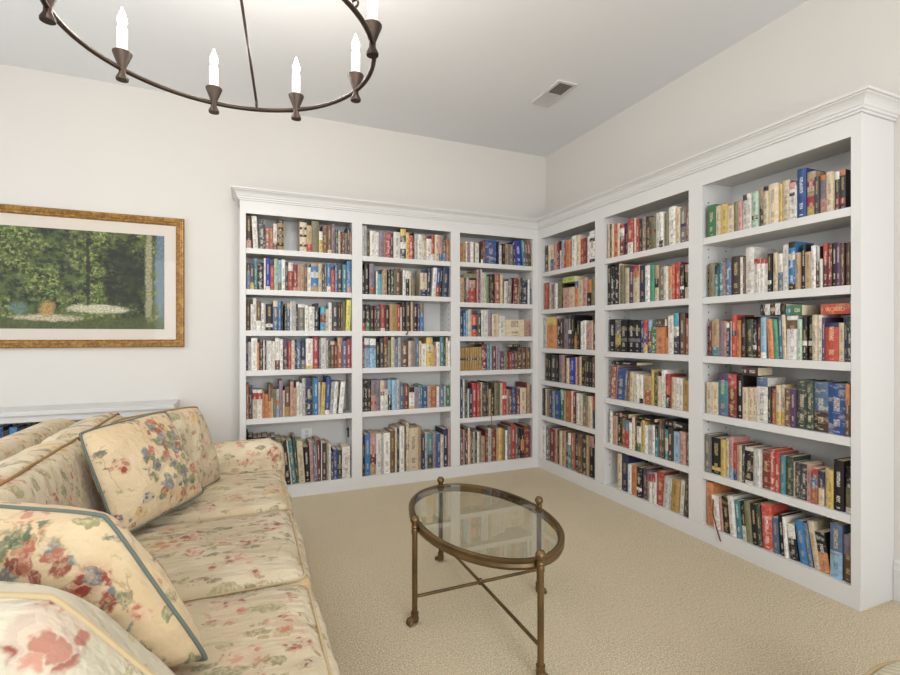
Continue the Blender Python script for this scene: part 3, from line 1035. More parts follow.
for i in range(3):
    yc = 1.30 + 0.70 * i
    o, me, hs = soft_box('seat_cushion', (-0.205, yc, 0.425), (0.80, 0.694, 0.15), M_SOFA, sofa, 0.05, (0.02, 0.0, 0.032), 18, wrinkle=0.008, seed=i * 3.3)
    welt('welt', me, hs, 0.05, 'z', 1, o, M_CREAMW, 0.004)
    welt('welt', me, hs, 0.05, 'z', -1, o, M_CREAMW, 0.004)
# boxed back cushions along the back
for yc, wd, sd in ((1.86, 1.06, 5), (2.72, 0.64, 8)):
    o, me, hs = soft_box('back_cushion', (-0.655, yc, 0.675), (0.17, wd, 0.43), M_SOFA, sofa, 0.045, (0.045, 0.0, 0.012), 18, rot=(0, R(-11), 0), wrinkle=0.008, seed=sd)
    welt('welt', me, hs, 0.045, 'x', 1, o, M_TANW, 0.0048)
    welt('welt', me, hs, 0.045, 'x', -1, o, M_TANW, 0.0048)


def pillow(name, bl, br, tr, tl, thick, mat, pipe_mat, parent=None, n=26, pinch=0.03, seed=0.0, pipe_r=0.006, power=0.55, pipe_name='piping'):
    """square pillow between four corner points; seam runs round its edge"""
    bl, br, tr, tl = map(Vector, (bl, br, tr, tl))
    nrm = ((br - bl).cross(tl - bl)).normalized()
    bm = bmesh.new()
    uvl = bm.loops.layers.uv.new('UVMap')

    def base(u, v):
        # sides draw in between the corners
        uu = u * (1 - pinch * (1 - v * v) * abs(u) ** 3)
        vv = v * (1 - pinch * (1 - u * u) * abs(v) ** 3)
        k = 1 - 0.05 * (u * u * v * v) ** 2
        a, b = (uu * k + 1) / 2, (vv * k + 1) / 2
        return bl * (1 - a) * (1 - b) + br * a * (1 - b) + tr * a * b + tl * (1 - a) * b
    sides = []
    for sg in (1, -1):
        g = []
        for j in range(n + 1):
            row = []
            for i in range(n + 1):
                u, v = -1 + 2 * i / n, -1 + 2 * j / n
                e = max(0.0, (1 - u * u) * (1 - v * v))
                h = thick / 2 * e ** power
                p = base(u, v)
                wr = mnoise.noise(Vector((u * 3 + seed, v * 3, sg))) * 0.014 * min(1, e * 3) + mnoise.noise(Vector((u * 8 + seed, v * 8, sg))) * 0.005 * min(1, e * 4)
                p = p + nrm * (sg * h + wr)
                edge = i in (0, n) or j in (0, n)
                if edge and sg == -1:
                    row.append(sides[0][j][i])
                else:
                    row.append(bm.verts.new(p))
            g.append(row)
        sides.append(g)
        for j in range(n):
            for i in range(n):
                q = (g[j][i], g[j][i + 1], g[j + 1][i + 1], g[j + 1][i])
                f = bm.faces.new(q if sg == 1 else tuple(reversed(q)))
                f.smooth = True
                for l, (du, dv) in zip(f.loops, ((0, 0), (1, 0), (1, 1), (0, 1)) if sg == 1 else ((0, 1), (1, 1), (1, 0), (0, 0))):
                    l[uvl].uv = ((i + du) / n, (j + dv) / n)
    o = mesh_obj(name, bm, mat, parent)
    for p in o.data.polygons:
        p.use_smooth = True
    loop = []
    m = 2 * n
    for k in range(m):
        loop.append(base(-1 + 2 * k / m, -1))
    for k in range(m):
        loop.append(base(1, -1 + 2 * k / m))
    for k in range(m):
        loop.append(base(1 - 2 * k / m, 1))
    for k in range(m):
        loop.append(base(-1, 1 - 2 * k / m))
    bm = bmesh.new()
    tube(bm, loop, pipe_r, 8, closed=True)
    mesh_obj(pipe_name, bm, pipe_mat, o, True)
    return o


pillow('loose_cushion', (-0.40, 2.36, 0.52), (-0.125, 2.88, 0.525), (-0.235, 2.84, 0.935), (-0.52, 2.36, 0.95), 0.14, M_SOFA, M_TANW, sofa, seed=2, power=0.35, pinch=0.01, pipe_name='welt')

p1 = pillow('throw_pillow', (-0.43, 2.08, 0.555), (-0.175, 2.53, 0.56), (-0.345, 2.585, 0.955), (-0.575, 2.165, 0.945), 0.15, M_PILLOW, M_TEALP, seed=4, pipe_r=0.005)
tag(p1, 'square bouquet-print pillow with grey-green piping leaning upright at the middle of the sofa', 'pillow')
p2 = pillow('throw_pillow', (-0.48, 1.42, 0.555), (-0.070, 1.236, 0.545), (-0.290, 1.30, 0.90), (-0.69, 1.48, 0.93), 0.23, M_PILLOW, M_TEALP, seed=9, power=0.42, pipe_r=0.005)
tag(p2, 'bouquet-print pillow with grey-green piping wedged behind the pale floral cushion', 'pillow')
p3 = pillow('throw_pillow', (-0.48, 1.035, 0.555), (-0.045, 1.015, 0.55), (-0.285, 0.968, 0.880), (-0.74, 1.05, 0.940), 0.30, M_NEARC, M_CREAMW, seed=14, power=0.36)
tag(p3, 'big pale floral cushion with cream welt at the near end of the sofa', 'pillow')

# ------------------------------------------------------------------ footstool edging into the corner of the view
fs = tag(empty('footstool', (1.63, 0.485, 0)), 'round pale striped upholstered footstool just showing at the edge of the carpet', 'footstool')
M_STR = stripes()
bm = bmesh.new()
lathe(bm, [(0.0, 0.06), (0.27, 0.06), (0.30, 0.09), (0.305, 0.30), (0.30, 0.35), (0.27, 0.39), (0.20, 0.415), (0.10, 0.428), (0.0, 0.43)], seg=40)
mesh_obj('upholstered_drum', bm, M_STR, fs, True)
bm = bmesh.new()
tube(bm, [(0.292 * math.cos(2 * math.pi * k / 60), 0.292 * math.sin(2 * math.pi * k / 60), 0.368) for k in range(60)], 0.007, 8, closed=True)
mesh_obj('piping', bm, M_CREAMW, fs, True)
for a in (45, 135, 225, 315):
    bm = bmesh.new()
    lathe(bm, [(0.0, 0.0), (0.018, 0.0), (0.026, 0.0595), (0.0, 0.0595)], (0.2 * math.cos(R(a)), 0.2 * math.sin(R(a)), 0), 14)
    mesh_obj('leg', bm, M_DARK, fs, True)

# standing books per (bay, shelf): start mm, width mm, height mm, colour bands top to bottom, lean degrees; * = a book of its own
BOOKS = {
 (1, 1): '-1,37,253,B3p1*;50,38,255,w,-3*;88,51,235,K2*;140,29,170,O;169,29,173,O;198,29,207,w3b1;228,49,248,k1q1k1q1k1q1k1q1*;400,53,257,k1c2k1c2k1c3k1c2*;454,41,216,t7r3*;495,57,257,l*;553,28,175,w4y6;582,40,233,b*;623,32,236,b7c1;655,32,245,m;688,21,202,K;710,16,193,c;726,16,189,B;743,21,190,R;765,19,181,l;785,17,233,V;802,15,195,O',
 (1, 2): '3,26,202,k2d5;29,25,199,K3y1;55,26,247,e;82,45,213,k*;128,14,250,w;142,32,253,i8w1*;175,29,197,r;204,31,252,a;236,24,243,s3l1;261,29,250,w;291,19,230,K;311,37,226,w3r7*;349,33,214,R7p1;383,20,214,p;403,35,218,t;439,20,223,b;460,28,197,w;489,59,230,t1U2w2U3t2*;549,28,233,c3Y1c4;578,18,225,B;597,16,237,g;615,34,239,U8w2;649,34,208,K1r7;684,16,226,U;700,43,239,K*;744,36,235,e;781,33,266,U8p2',
 (1, 3): '-1,31,243,B*;31,16,207,w;48,26,253,w;74,32,230,b6w3;107,24,215,w;131,10,220,G;142,53,211,k6w1k1*;196,40,239,c2d8*;237,18,234,U;257,14,235,k;284,16,214,V;300,24,220,c2d8;325,16,236,w;342,29,237,G;371,14,216,k;386,54,217,w1g7*;441,27,207,w;469,47,197,w*;516,33,226,k;564,42,199,E3R3E3;607,23,183,c;630,25,234,w;656,54,241,V1K5*;711,20,242,B;732,15,231,b;748,23,248,l;771,38,261,Y,2*',
 (1, 4): '-1,14,238,P;14,20,223,G;35,45,254,w*;81,13,217,o;95,28,238,B;124,10,238,w;135,11,232,K;146,43,232,w*;190,21,227,w;212,35,253,w7b3*;248,23,243,w;272,39,248,P*;312,23,226,r;336,25,232,c;361,15,221,n;376,30,237,d;407,41,226,n4g2*;449,55,248,w8y1*;504,49,262,r*;554,12,247,e;566,45,253,w*;612,15,236,G;628,15,231,V;645,34,225,c1b7;679,24,219,R;704,40,255,t1O3*;745,36,230,d;781,36,241,r',
 (1, 5): '-1,18,272,O;18,26,253,n;45,33,226,w1r2c6;79,38,224,w1r2w6*;118,14,212,o;133,27,185,o;161,21,268,b5o5;182,14,262,R4c6;197,24,224,l;222,19,223,G2o1s2;242,27,292,m*;271,14,211,c;286,40,236,b4q2*;327,25,283,p;352,22,229,t;375,25,276,w;401,17,265,w;419,26,307,G;446,54,306,n*;501,8,305,v;509,39,304,U*;548,17,270,c;566,31,264,y,2;598,38,307,u8w1,3*;637,29,267,G,4;667,29,266,w,4;696,13,254,K,4;711,38,264,w,5*',
 (1, 6): '59,31,408,k,-6*;91,31,397,K,-6*;123,32,398,B,-6*;156,40,400,n,-6*;197,24,384,c,-6*;222,32,395,K,-6*;255,41,373,l,-6*;297,37,361,k,-6*;335,8,355,w,-6;343,33,353,e,-6*;377,21,382,V,-5;398,46,342,c,-4*;445,40,288,k,-3*;486,28,325,p,-2*;515,17,323,d,-2;532,12,340,g,-2;545,24,339,R,-2;570,8,323,w;579,37,307,K*;616,13,305,t;630,19,299,w;649,20,219,n;670,34,248,u;705,38,240,V3l1k1V1;743,69,264,w*',
 (2, 1): '915,18,262,w;934,19,262,G;954,24,208,B;978,52,221,w*;1031,28,215,w;1061,46,223,m*;1108,11,216,t;1119,44,223,r;1164,24,216,K;1189,61,230,w*;1251,50,262,y2K2w2K3*;1302,28,233,y;1330,40,211,x;1371,10,243,k;1382,30,225,G;1413,46,228,w;1460,36,227,t1c3;1497,47,195,w;1544,31,233,r6w2;1576,39,236,c;1616,38,240,p7d3;1655,34,237,V6U3;1690,34,215,O',
 (2, 2): '913,21,205,k;935,38,264,k*;974,44,262,m7r1l1*;1033,18,201,w;1052,30,213,k1E5;1083,10,209,t;1093,36,225,t;1143,19,222,k;1164,30,228,V;1195,13,220,l;1208,50,237,b*;1275,26,224,w;1302,34,216,w3k7;1336,13,213,c;1355,29,150,l,-2;1437,62,239,n1c5n2*;1499,32,252,n,3;1545,37,260,w,4;1583,35,262,u5r3,4;1619,25,264,k,4;1650,62,272,n,3*',
 (2, 3): '912,31,226,k7r3;943,35,227,k6v3;979,38,219,k;1018,14,219,R;1033,40,220,K;1074,42,231,r8w1;1116,36,207,k;1153,68,233,q*;1222,32,234,r;1254,9,210,w;1265,38,255,k;1304,44,261,B*;1348,22,262,t;1371,41,248,k;1413,23,249,P;1437,35,250,l3U6',
 (2, 4): '912,18,223,R;931,47,256,w2d1s6*;978,52,251,w2d1s6*;1031,33,222,k;1065,35,256,K;1102,37,268,R1b3;1139,29,237,l;1169,31,266,c;1201,29,251,d;1231,27,261,G;1259,65,226,b*;1325,25,231,c;1351,25,231,m;1377,20,256,l;1397,25,251,d;1423,25,231,c;1449,47,205,w;1497,58,260,y1c1y2*;1555,15,190,y;1571,21,169,p;1592,37,220,w;1630,32,265,e;1663,21,219,V;1685,21,260,c;1706,18,229,w',
 (2, 5): '912,18,263,B;931,28,267,k;959,33,265,k;993,43,264,m5p2r1p2*;1036,35,263,m;1072,34,261,c3b1w4;1108,31,255,m2w5;1139,34,264,s5k5;1174,42,262,s*;1217,26,266,G;1244,43,226,d;1287,44,219,R;1332,49,192,k2w5y1;1382,41,185,m;1423,20,204,e;1444,18,208,e;1463,43,192,u;1507,31,190,t;1539,58,189,O;1598,26,187,w;1625,43,190,d;1668,21,189,G;1690,34,193,v',
 (2, 6): '913,22,343,k;935,47,350,U*;983,52,355,p2R1t1*;1036,48,351,w*;1085,14,339,G;1100,58,351,w*;1159,44,366,b*;1204,16,393,c;1221,22,377,K;1244,45,399,w*;1289,14,401,b;1305,25,429,c4R1c4;1330,87,376,c*;1418,31,381,t*;1449,31,319,n;1481,28,327,G;1509,50,314,e3V2*;1560,37,315,m;1598,32,307,u;1630,32,295,c;1663,43,343,n*;1706,18,340,p',
 (3, 1): '1828,24,176,O;1853,32,179,q;1885,18,195,w;1905,26,164,m;1932,30,194,w;1963,22,182,l;1985,45,190,w;2046,22,159,B6w2;2068,26,214,R;2095,118,229,u*;2226,14,220,n;2241,30,188,w;2272,30,200,k;2302,46,204,t;2349,41,202,g;2401,20,224,k,-3;2430,73,244,i,-5*;2504,36,253,e,-5;2541,31,251,b,-5;2573,26,244,O2B2,-5',
 (3, 2): '1828,44,231,t;1873,16,228,B;1891,30,230,G4R4;1921,68,213,p1r2*;2004,17,314,p;2021,17,306,P;2039,19,316,w;2058,19,280,c;2078,31,281,a;2109,31,259,l;2141,42,275,k;2199,54,288,O*;2254,21,275,c;2276,17,247,l;2294,40,220,w,2;2335,40,241,g,2;2391,53,254,R,3;2445,18,265,t,3;2464,31,257,V,3;2500,57,239,n,2;2566,20,246,w;2587,13,153,d',
 (3, 3): '1828,38,237,n;1867,20,219,U;1888,22,242,s;1910,33,252,c;1944,59,225,n1x5n2x3*;2004,41,226,V;2046,29,250,w;2075,52,251,w;2129,34,224,m5l1;2163,51,215,c;2215,21,220,c;2237,65,197,w;2302,224,165,c*;2527,16,162,t;2544,34,157,p',
 (3, 4): '1828,27,217,q4B1q4;1857,25,217,q4B1q4;1882,25,217,q4B1q4;1907,25,217,q4B1q4;1933,25,217,q4B1q4;1959,23,219,q4B1q4;1982,23,221,q4B1q4;2006,24,221,q4B1q4;2031,25,220,q4B1q4;2057,52,244,R2p1R3;2110,36,243,e;2147,18,238,s;2166,36,224,R;2202,27,224,m;2230,18,175,G;2249,37,175,P;2287,12,175,v;2300,24,170,l;2325,24,169,R;2350,23,169,r;2375,30,169,P;2406,46,178,b;2452,44,216,B;2497,50,211,b;2548,51,211,b',
 (3, 5): '1828,25,355,n;1854,19,358,w;1874,31,348,V;1906,14,268,w;1921,34,267,n;1956,45,317,r*;2002,23,315,r;2025,17,319,b;2042,20,323,c;2063,46,317,K*;2109,18,325,B;2128,24,258,t;2153,39,266,k;2193,47,312,l*;2253,20,311,c;2274,47,314,r4w1r5*;2322,26,245,p;2349,37,243,b;2387,43,261,u;2431,38,245,R;2469,71,252,c*;2541,16,299,R;2558,33,298,t;2591,9,278,g',
 (3, 6): '1828,33,328,b;1862,14,322,p;1877,28,334,B;1905,22,341,c;1928,18,312,O;1946,17,306,b;1964,20,295,G;1984,25,288,V;2010,20,291,w;2031,20,294,l;2052,41,244,t;2094,26,308,R;2120,42,315,G;2163,47,297,R*;2211,21,309,t;2233,32,312,y;2265,21,305,q;2287,21,294,l;2309,21,282,w;2331,38,319,g;2369,49,335,r*;2419,33,313,g;2452,27,281,k;2481,39,288,k3o3k2;2520,68,314,R*;2588,13,301,m',
 (4, 1): '-3976,54,261,B;-3921,33,257,c;-3887,59,252,c5d4;-3827,51,266,p;-3775,31,266,R;-3743,33,177,w;-3709,34,261,s2G5;-3674,30,233,r;-3643,71,249,o*;-3571,19,230,R;-3551,61,270,w;-3490,48,267,c;-3441,57,224,r;-3384,42,222,R;-3340,29,229,w;-3311,69,264,w2B1w5k1*',
 (4, 2): '-3976,61,258,r;-3914,46,253,w;-3866,39,241,g;-3827,45,240,w;-3781,69,253,l;-3711,37,225,k;-3674,84,182,p;-3589,64,183,c;-3524,51,228,d2o6;-3473,66,236,c;-3405,64,243,p*;-3340,57,222,o4k4;-3282,46,237,l',
 (4, 3): '-4011,20,318,w;-3990,48,300,G;-3941,153,297,y2o6*;-3788,15,309,G;-3772,48,277,k;-3724,37,276,B;-3686,73,274,m*;-3613,47,309,K4w1K4;-3565,40,300,k;-3524,45,190,k3o5;-3478,39,254,k;-3439,32,245,w;-3405,43,251,w;-3362,63,229,p;-3298,20,249,c;-3277,38,254,R',
 (4, 4): '-3976,54,257,k;-3921,47,259,k;-3873,78,253,K;-3794,38,255,k;-3755,44,257,m;-3711,46,258,p;-3664,26,252,B;-3637,35,231,c;-3601,29,240,B;-3571,63,242,i;-3507,22,244,c;-3484,22,245,O;-3461,27,253,c;-3433,49,247,k;-3384,32,249,K;-3351,37,250,k;-3314,36,245,k;-3277,38,253,b',
 (4, 5): '-4012,30,264,K;-3981,27,259,c;-3954,40,255,l;-3913,53,244,P;-3859,45,257,s;-3800,82,257,u,-3*;-3718,49,279,a1v2,-2;-3668,26,275,t;-3642,69,280,O*;-3572,34,285,c;-3537,45,275,R;-3491,44,273,w;-3446,32,270,c;-3412,43,267,v2g5;-3369,42,258,t;-3326,52,264,c;-3274,25,275,r3n4;-3248,23,258,e',
 (4, 6): '-4012,52,317,w;-3959,60,317,g;-3898,75,309,R*;-3823,40,320,p;-3781,32,316,V;-3749,39,313,c;-3709,54,322,t;-3654,38,321,V;-3616,44,320,w2e4;-3571,51,324,O;-3519,50,329,n;-3469,62,331,b*;-3406,54,342,B*;-3351,26,346,t;-3324,59,350,p3k8*;-3265,42,290,d',
 (5, 1): '-3085,15,280,c;-3070,26,275,B;-3043,21,270,c;-3021,46,267,x*;-2974,24,259,c;-2950,50,243,r1w2R5*;-2899,34,246,n;-2864,57,262,r6w3*;-2806,27,260,c;-2778,29,250,r;-2748,19,236,k;-2729,37,254,g;-2691,45,249,B*;-2646,48,234,l4R1l5*;-2598,39,252,w*;-2557,34,247,w8k2*;-2523,36,234,l*;-2486,59,265,w*;-2426,43,248,c*;-2382,48,237,g5n1g5*;-2334,19,247,O',
 (5, 2): '-3104,45,324,k*;-3059,45,302,k*;-3013,46,309,k*;-2966,22,316,c;-2943,45,299,l*;-2898,41,273,c*;-2855,50,279,P*;-2804,57,280,r1o1c4*;-2746,52,272,n*;-2693,47,265,w*;-2645,40,263,A*;-2604,35,254,t3k2c3*;-2568,46,245,g*;-2521,36,235,w*;-2485,31,231,o5t3;-2454,21,245,x;-2432,42,251,r*;-2388,33,232,k7w1k3*;-2354,26,228,p2k4c3;-2328,21,224,w',
 (5, 3): '-3077,69,258,k*;-3007,69,252,g4y3k2*;-2937,67,246,k2g1k2g1k3*;-2870,65,244,k2g1k2g1k3*;-2804,59,238,k2g1k2g1k3*;-2744,38,244,u;-2705,39,243,r3P3y2*;-2665,31,242,s3P3y1u2;-2634,47,191,v*;-2586,72,187,o*;-2514,22,110,o;-2491,53,265,w*;-2437,43,281,E3w2n4*;-2393,44,276,b*;-2348,31,242,O*',
 (5, 4): '-3059,51,254,O,3*;-3008,13,273,p,4;-2993,91,243,u,4*;-2901,22,230,g,4;-2875,16,223,b,3;-2854,43,225,c,2;-2803,15,211,c;-2787,31,213,w;-2755,36,207,w5k1;-2719,25,206,c;-2693,60,205,t4O4*;-2633,19,254,y;-2613,38,233,V*;-2574,23,213,c;-2550,46,260,w*;-2504,40,234,r5k3*;-2463,35,215,c;-2427,34,214,w;-2392,34,213,w*;-2357,54,206,q*',
 (5, 5): '-3065,29,253,w;-3035,35,224,p;-2999,17,228,t;-2981,40,224,k;-2941,45,223,l2O4;-2895,40,205,U3r5;-2854,30,199,w;-2824,31,248,c;-2791,15,248,b;-2775,41,217,k1w4v2;-2733,35,239,y;-2698,24,205,w;-2672,49,212,G*;-2623,23,218,w;-2599,28,223,k3e5;-2570,32,265,O*;-2537,22,262,V;-2514,31,208,e2c3e2;-2482,39,229,B*;-2442,52,205,s*;-2389,50,218,p*;-2338,21,218,b',
 (5, 6): '-2991,51,274,c*;-2939,69,279,n*;-2869,39,219,w;-2830,55,217,o*;-2775,51,222,k6w1k2*;-2723,48,226,P*;-2674,18,217,g;-2655,30,206,r2w5;-2624,32,215,r2w5;-2591,58,239,r,2*;-2533,51,217,G,4*;-2482,19,214,w,4;-2462,63,214,q,4*;-2397,42,229,w,4*;-2354,34,247,K,4*',
 (6, 1): '-2169,57,199,v*;-2111,26,183,c;-2085,41,185,y*;-2043,43,169,c*;-1999,28,181,l;-1970,24,179,p;-1946,34,208,K1w5*;-1911,27,205,w*;-1883,38,206,a6k1a2*;-1844,30,216,t4B5*;-1814,29,218,k1c7*;-1784,51,221,c*;-1732,15,211,y;-1716,37,222,c*;-1678,33,202,p2w1K1w7*;-1645,8,177,w;-1636,44,258,u*;-1591,42,230,t2r1c1t1r2y2*;-1548,22,193,K*;-1526,34,193,o1m4p3*;-1491,29,197,c*;-1461,20,193,w1K2R2*;-1440,24,195,o1K4r1K1*',
 (6, 2): '-2165,41,211,l*;-2124,24,189,n2e5;-2099,26,213,e;-2073,21,205,p;-2051,37,211,d*;-2014,58,231,B*;-1955,17,220,w;-1937,12,217,b;-1924,51,269,w*;-1873,22,197,r1w6;-1850,20,193,r1w6;-1829,20,190,r1w6;-1809,19,187,r1w6;-1789,21,214,k7w1k2*;-1767,24,215,c*;-1741,28,206,w3d3*;-1713,34,249,w*;-1678,36,257,k1U1w1U4k1*;-1642,23,195,t*;-1618,21,234,k*;-1596,28,192,t*;-1568,23,220,w*;-1544,17,212,G3B5*;-1526,12,146,w;-1513,23,220,x4R5*;-1489,19,211,R*;-1469,19,217,k*;-1450,20,213,P*;-1429,13,210,b;-1415,13,208,P;-1401,10,210,b',
 (6, 3): '-2171,24,191,R;-2146,49,229,t6e2*;-2097,29,217,m*;-2067,23,216,p;-2043,19,205,w1n6;-2023,8,215,w;-2014,31,252,x3n1x4*;-1982,29,219,o*;-1951,18,239,k;-1933,13,218,B;-1919,37,222,V*;-1881,20,216,k6w1k2;-1860,27,226,k1R6*;-1832,31,230,s6w1*;-1789,31,219,o,-3*;-1758,25,218,A,-3*;-1732,21,232,d,-2*;-1710,18,241,c,-2*;-1691,56,234,w1b2w7*;-1634,22,214,a*;-1611,23,227,k5w1k3*;-1587,27,226,k5w1k3*;-1560,23,234,c*;-1536,20,233,w*;-1515,14,219,P*;-1500,61,191,n1x8*;-1439,22,190,c*;-1416,14,211,n*;-1401,19,219,V*',
 (6, 4): '-2178,37,197,c*;-2140,45,200,c*;-2094,66,260,P1e3d2*;-2028,53,259,r2R4*;-1974,36,257,k*;-1937,32,187,c*;-1904,25,189,c*;-1879,23,192,c*;-1855,63,252,d2w8*;-1791,16,205,K;-1774,22,197,R1O7*;-1751,27,217,c6y3*;-1723,23,222,c6y3*;-1700,30,205,b*;-1669,26,203,P*;-1642,52,254,V*;-1589,33,253,V*;-1555,65,253,d6B4*;-1489,77,251,u*;-1411,19,255,o4b6*',
 (6, 5): '-2194,42,237,g*;-2152,66,225,k8y1k1*;-2085,33,224,y*;-2051,20,240,c;-2030,31,251,p5s2*;-1998,22,219,r6u2;-1976,14,212,p;-1961,18,215,c;-1942,18,217,V;-1923,51,216,w1k8w1*;-1871,20,214,G;-1850,20,213,w;-1830,45,215,R*;-1784,29,229,x*;-1754,26,220,r*;-1727,28,207,e*;-1698,38,210,V*;-1659,13,187,c;-1646,26,188,K*;-1619,33,190,K*;-1585,20,192,p*;-1565,31,180,r2d3O4*;-1533,28,174,n5c5*;-1504,13,193,c;-1490,27,190,y*;-1462,44,247,k*;-1417,32,222,k4l4w1*',
 (6, 6): '-2184,48,273,o,-2*;-2125,43,204,w,-5*;-2081,18,203,p,-5;-2062,47,214,k,-5*;-2014,38,233,w,-5*;-1975,32,218,e,-5*;-1943,31,202,k3w2,-5*;-1911,35,234,l,-5*;-1875,30,230,k,-4*;-1844,24,234,V,-4*;-1819,57,253,x,-3*;-1761,32,194,d,-3*;-1725,27,220,k,-4*;-1698,17,214,w,-4;-1673,39,186,w2k3,-6*;-1627,43,217,U,-8*;-1583,22,216,d,-8*;-1555,31,236,c,-9*;-1523,44,196,k3o3,-9*;-1479,54,268,d4s4*;-1425,43,230,m3b4*',
}

# ------------------------------------------------------------------ books
PAL = {'k': ((34, 32, 33), 'black'), 'K': ((66, 66, 70), 'charcoal'), 'g': ((120, 117, 112), 'grey'), 'G': ((186, 186, 182), 'pale grey'), 'w': ((232, 227, 216), 'white'),
       'c': ((220, 200, 162), 'cream'), 't': ((190, 156, 112), 'tan'), 'b': ((116, 82, 58), 'brown'), 'B': ((74, 54, 44), 'dark brown'), 'r': ((186, 52, 50), 'red'),
       'R': ((126, 44, 44), 'dark red'), 'o': ((220, 134, 60), 'orange'), 'O': ((170, 92, 56), 'rust'), 'x': ((206, 66, 38), 'scarlet'), 'y': ((220, 184, 70), 'yellow'), 'Y': ((232, 222, 48), 'bright yellow'),
       'q': ((180, 140, 52), 'ochre'), 'n': ((42, 54, 92), 'navy'), 'u': ((36, 82, 150), 'blue'), 'i': ((40, 64, 176), 'royal blue'), 'U': ((38, 128, 192), 'sky blue'), 's': ((140, 186, 212), 'light blue'),
       'e': ((62, 132, 142), 'teal'), 'E': ((64, 168, 190), 'turquoise'), 'v': ((60, 122, 76), 'green'), 'V': ((58, 76, 66), 'dark green'), 'l': ((132, 128, 90), 'olive'), 'p': ((206, 150, 136), 'pink'),
       'P': ((90, 62, 98), 'purple'), 'm': ((146, 128, 142), 'mauve'), 'd': ((84, 112, 146), 'steel blue'), 'a': ((176, 204, 178), 'mint'), 'A': ((62, 164, 124), 'emerald'), 'L': ((172, 196, 62), 'lime')}
BAYNAME = {1: 'sofa-side bay, back bookcase', 2: 'middle bay, back bookcase', 3: 'corner bay, back bookcase',
           4: 'corner bay, side bookcase', 5: 'middle bay, side bookcase', 6: 'baseboard-end bay, side bookcase'}
ROWNAME = {1: 'top shelf', 2: 'second shelf', 3: 'third shelf', 4: 'fourth shelf', 5: 'fifth shelf', 6: 'bottom shelf'}
_o = 'first second third fourth fifth sixth seventh eighth ninth tenth eleventh twelfth thirteenth fourteenth fifteenth sixteenth seventeenth eighteenth nineteenth'.split()
_t = {20: 'twentieth', 30: 'thirtieth'}


def ordinal(n):
    if n <= 19:
        return _o[n - 1]
    if n in _t:
        return _t[n]
    return ('twenty-' if n < 30 else 'thirty-') + _o[n % 10 - 1]


def bands(s):
    out = []
    i = 0
    while i < len(s):
        ch = s[i]
        i += 1
        num = ''
        while i < len(s) and s[i].isdigit():
            num += s[i]
            i += 1
        out.append((ch, float(num) if num else 1.0))
    tot = sum(w for _, w in out)
    return [(c, w / tot) for c, w in out]


def col_name(s):
    agg = {}
    for c, w in bands(s):
        agg[c] = agg.get(c, 0) + w
    r = sorted(agg, key=lambda c: -agg[c])
    nm = PAL[r[0]][1]
    acc = PAL[r[1]][1] if len(r) > 1 and agg[r[1]] > 0.05 else None
    return nm, acc, r[0]


